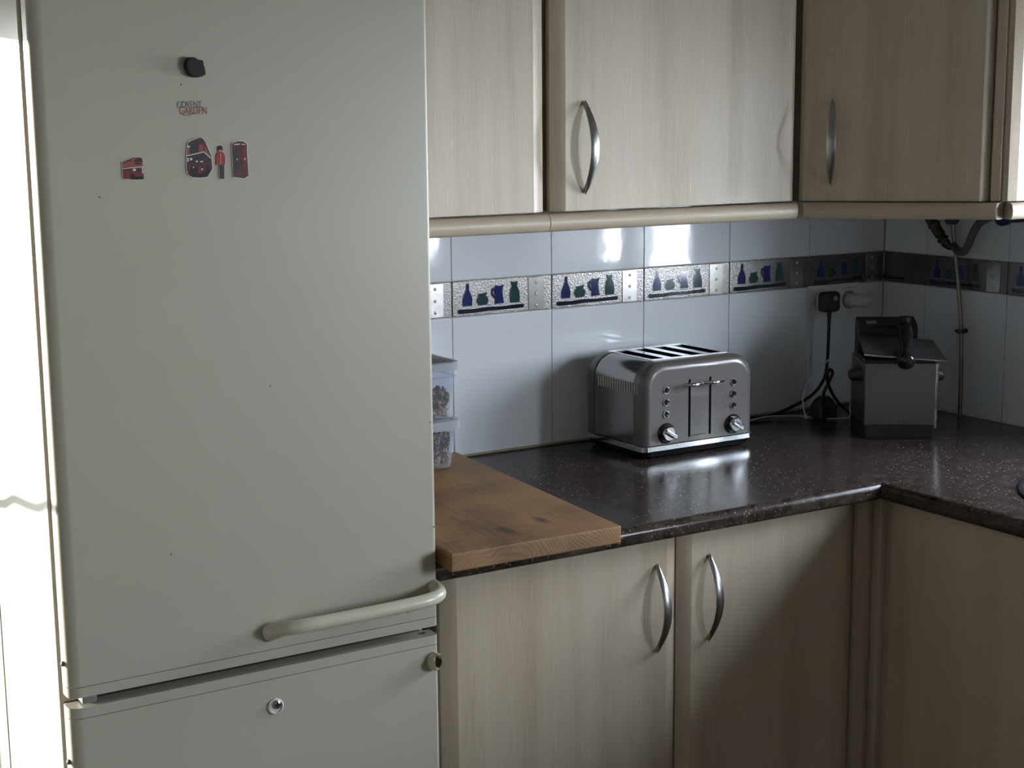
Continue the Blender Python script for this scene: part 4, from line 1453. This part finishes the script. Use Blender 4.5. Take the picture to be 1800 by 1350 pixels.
lp = thing('thin_white_cable', 'thin white cable looping over the worktop between toaster and fryer', 'cable', (-0.31, -0.06, ZC))
o3 = lp.location.copy()
lead = spline([(-0.5450, -0.0220, 0.9022), (-0.4700, -0.0480, 0.9022), (-0.3900, -0.0560, 0.9095), (-0.3320, -0.0420, 0.9030), (-0.3000, -0.0560, 0.9022), (-0.2824, -0.1020, 0.9022), (-0.2533, -0.1270, 0.9022), (-0.2220, -0.1330, 0.9040), (-0.2149, -0.1250, 0.9200), (-0.2149, -0.1290, 0.9438), (-0.2261, -0.1300, 0.9769), (-0.2330, -0.1280, 0.9830)], 7)
obj('cable', tube(B(), [p - o3 for p in lead], 0.0014, 8), M_WHITEP, lp, 60)

# black plug and tangled lead lying in the corner
bl = thing('loose_black_plug', 'black plug with knotted lead lying on worktop left of fryer', 'plug', (-0.262, -0.095, ZC))
o3 = bl.location.copy()
bm = B()
rings = []
for z, w_, d_ in ((0.0006, 0.052, 0.040), (0.004, 0.056, 0.044), (0.026, 0.052, 0.040), (0.040, 0.036, 0.028), (0.047, 0.020, 0.016)):
    rings.append([(a, b, z) for a, b in rrect(w_, d_, min(w_, d_) * 0.28, 4)])
loft(bm, rings)
obj('plug_body', bm, M_BLACK, bl, 40)
lead = spline([(-0.262, -0.095, 0.944), (-0.270, -0.104, 0.958), (-0.259, -0.108, 0.982), (-0.253, -0.110, 1.000), (-0.262, -0.110, 1.006), (-0.268, -0.110, 0.996), (-0.262, -0.108, 0.974), (-0.246, -0.106, 0.950), (-0.226, -0.106, 0.928), (-0.214, -0.112, 0.916), (-0.212, -0.130, 0.908)], 7)
obj('lead', tube(B(), [p - o3 for p in lead], 0.0036, 9), M_BLACK, bl, 60)

# ------------------------------------------------------------------ deep fryer
fy = thing('deep_fryer', 'small stainless steel deep fryer in the worktop corner', 'fryer', (-0.2945, -0.3468, ZC), math.atan2(-0.567, 0.826))
FW, FD = 0.143, 0.155
bm = B()
prism(bm, rrect(FW, FD, 0.010, 4), 0.001, 0.030, lambda a, b, z: (a, b + FD / 2, z))
obj('base', bm, M_BLACK, fy, 40)
bm = B()
prism(bm, rrect(FW, FD, 0.006, 4), 0.0285, 0.152, lambda a, b, z: (a, b + FD / 2, z))
obj('housing', bm, M_STEELV, fy, 40)
obj('bright_edge', bx(FW / 2 - 0.0045, FW / 2 + 0.0008, -0.0008, 0.004, 0.022, 0.152, 0.001), M_CHROME, fy)
bm = B()
prism(bm, rrect(FW - 0.006, FD - 0.012, 0.008, 4), 0.151, 0.158, lambda a, b, z: (a, b + FD / 2, z))
obj('inner_rim', bm, M_BLACK, fy, 40)
# lid lies a little askew: high on the left
lid = bpy.data.objects.new('lid', None)
def lid_z(a, b):
    return 0.170 - (a + FW / 2) * 0.080 + b * 0.24
lm = B()
for mi, (x0_, x1_, y0_, y1_, t0, t1) in enumerate(((-FW / 2 - 0.003, FW / 2 + 0.015, -0.006, 0.098, 0.0, 0.004),)):
    vs = []
    for z in (t0, t1):
        for a, b in ((x0_, y0_), (x1_, y0_), (x1_ - 0.006, y1_), (x0_ + 0.004, y1_)):
            vs.append(lm.verts.new((a, b, lid_z(a, b) + z)))
    for q in ((0, 1, 2, 3), (4, 5, 6, 7), (0, 1, 5, 4), (1, 2, 6, 5), (2, 3, 7, 6), (3, 0, 4, 7)):
        lm.faces.new([vs[i] for i in q])
lidm = obj('lid', lm, plain('smoked_steel_lid', (0.20, 0.20, 0.20), 0.28, metal=0.85, noise=0.05), fy)
a0, a1 = -FW / 2 - 0.004, FW / 2 + 0.016
obj('lid_lip', tube(B(), [(a0, -0.0065, lid_z(a0, -0.006) + 0.0020), (a1, -0.0065, lid_z(a1, -0.006) + 0.0020)], 0.0027, 10), M_CHROME, lidm, 60)
# control head at the back, with its dial
bm = B()
hz0, hz1 = 0.150, 0.227
pr_ = [(0.112, hz0), (0.106, hz1 - 0.020), (0.112, hz1 - 0.012), (0.150, hz1), (0.156, hz1 - 0.006), (0.156, hz0)]
loft(bm, [[(x, y, z) for y, z in pr_] for x in (-0.066, 0.052)])
head = obj('control_head', bm, M_BLACK, fy, 30)
obj('control_strip', bx(-0.050, -0.030, 0.118, 0.140, hz1 - 0.012, hz1 - 0.0055), M_GREYL, head)
obj('dial', lathe(B(), [(0.0125, 0), (0.0125, 0.010), (0.0110, 0.0115), (0.0090, 0.0105), (0.0, 0.0105)], 24, Matrix.Translation((0.030, 0.128, hz1 - 0.008))), M_BLACK, head, 40)
# folded basket handle pointing forward over the lid
bh = B()
hp = spline([(0.020, 0.108, 0.212), (0.019, 0.085, 0.214), (0.016, 0.060, 0.210), (0.012, 0.034, 0.199), (0.008, 0.010, 0.186), (0.004, -0.012, 0.173), (0.0015, -0.030, 0.162), (0.000, -0.042, 0.156)], 6)
nh = len(hp)
rh = []
for k in range(nh):
    q = k / (nh - 1)
    r0 = 0.0105 + 0.0050 * math.exp(-((q - 0.36) / 0.13) ** 2) + 0.0072 * math.exp(-((q - 0.86) / 0.15) ** 2)
    if q > 0.88:
        r0 *= math.sqrt(max(0.02, 1 - ((q - 0.88) / 0.122) ** 2))
    rh.append(r0)
tube(bh, hp, rh, 18)
obj('basket_handle', bh, M_BLACKG, fy, 60)
hb2 = B()
lathe(hb2, [(0.0, -0.016), (0.010, -0.014), (0.0150, -0.006), (0.0155, 0.002), (0.012, 0.010), (0.0, 0.014)], 18, Matrix.Translation((0.016, 0.066, 0.214)))
obj('handle_joint', hb2, M_BLACKG, fy, 50)
for sgn in (-1, 1):
    sh = B()
    rings = []
    for k, (d, h_) in enumerate(((0.0, 0.030), (0.012, 0.026), (0.020, 0.020), (0.023, 0.010))):
        rings.append([(sgn * (FW / 2 + d - 0.001), a + 0.055, b + 0.126 - d * 0.25) for a, b in rrect(0.052 - d, h_, min(h_, 0.052 - d) * 0.35, 3)])
    loft(sh, rings)
    obj('side_handle', sh, M_BLACK, fy, 45)

# ------------------------------------------------------------------ gas pipe, hose and valves on the right wall
gp = thing('copper_pipe', 'thin copper pipe running up the tiles behind the fryer', 'pipe', (-0.02, -0.2535, ZC))
o3 = gp.location.copy()
path = spline([(-0.0200, -0.2545, 0.9006), (-0.0200, -0.2542, 0.9409), (-0.0200, -0.2526, 1.0022), (-0.0200, -0.2500, 1.0630), (-0.0200, -0.2469, 1.1112), (-0.0200, -0.2398, 1.1590), (-0.0200, -0.2305, 1.2186), (-0.0210, -0.2237, 1.2602), (-0.0230, -0.2190, 1.3078), (-0.0230, -0.2180, 1.3930)], 6)
obj('pipe', tube(B(), [p - o3 for p in path], 0.0042, 12), M_COPPER, gp, 60)
cl = B()
mt = Matrix.Translation(Vector((-0.0200, -0.2480, 1.0840)) - o3)
lathe(cl, [(0.0046, -0.005), (0.0072, -0.005), (0.0072, 0.005), (0.0046, 0.005)], 16, mt)
box(cl, -0.0005, 0.0200, 0.0025, 0.0085, 1.0840 - ZC - 0.004, 1.0840 - ZC + 0.004, 0.001, 1)
box(cl, -0.006, 0.003, -0.0045, 0.0170, 1.0840 - ZC - 0.003, 1.0840 - ZC + 0.003, 0.001, 1)
obj('pipe_clip', cl, M_BRASS, gp, 40)

gv = thing('gas_tap', 'dark brass gas tap with green lever and grey hose under the corner cabinet', 'tap', (-0.045, -0.2100, 1.330))
o3 = gv.location.copy()
path = [Vector(p) - o3 for p in ((-0.045, -0.1600, 1.3920), (-0.045, -0.1700, 1.3300), (-0.044, -0.1880, 1.3040), (-0.043, -0.2030, 1.2860), (-0.042, -0.2130, 1.2740), (-0.036, -0.2210, 1.2630), (-0.026, -0.2235, 1.2580))]
sp_ = spline(path, 8)
rad = []
for k in range(len(sp_)):
    q = k / (len(sp_) - 1)
    r0 = 0.0115 if q < 0.55 else 0.0125 - 0.009 * max(0, (q - 0.62) / 0.38)
    if 0.50 < q < 0.58 or 0.64 < q < 0.70:
        r0 *= 0.78
    if 0.30 < q < 0.33:
        r0 *= 1.22
    rad.append(r0)
obj('tap_body', tube(B(), sp_, rad, 14), M_BRASS, gv, 45)
lv = B()
lathe(lv, [(0.0, -0.013), (0.011, -0.012), (0.0150, -0.005), (0.0155, 0.020), (0.010, 0.024), (0, 0.024)], 18, Matrix.Translation((-0.012, -0.036, -0.006)))
box(lv, -0.022, -0.004, -0.062, -0.036, 0.000, 0.016, 0.003, 2)
obj('lever', lv, M_GREEN, gv, 45)

o3 = gv.location.copy()
path = spline([(-0.032, -0.2290, 1.2660), (-0.036, -0.2400, 1.2590), (-0.040, -0.2530, 1.2545), (-0.043, -0.2680, 1.2555), (-0.044, -0.2790, 1.2680), (-0.044, -0.2880, 1.2880), (-0.044, -0.2980, 1.3060), (-0.044, -0.3130, 1.3210), (-0.044, -0.3330, 1.3290), (-0.044, -0.3600, 1.3450), (-0.044, -0.3700, 1.3930)], 7)
obj('hose', tube(B(), [p - o3 for p in path], 0.0085, 14), M_HOSE, gv, 60)

bt_ = thing('blue_tap', 'dark blue round stop tap below the end of the corner cabinet', 'tap', (-0.045, -0.3690, 1.334))
lathe_m = Matrix.Rotation(math.radians(-90), 4, 'Y')
obj('tap_wheel', lathe(B(), [(0.0, -0.010), (0.014, -0.010), (0.0195, -0.006), (0.0200, 0.006), (0.014, 0.011), (0.006, 0.012), (0.0, 0.012)], 22, lathe_m), M_BLUE, bt_, 40)
stem = B()
box(stem, -0.004, 0.045, -0.034, -0.014, -0.012, 0.060, 0.003, 2)
obj('tap_stem', stem, plain('dark_iron', (0.03, 0.03, 0.035), 0.5, metal=0.5, noise=0.2), bt_, 40)
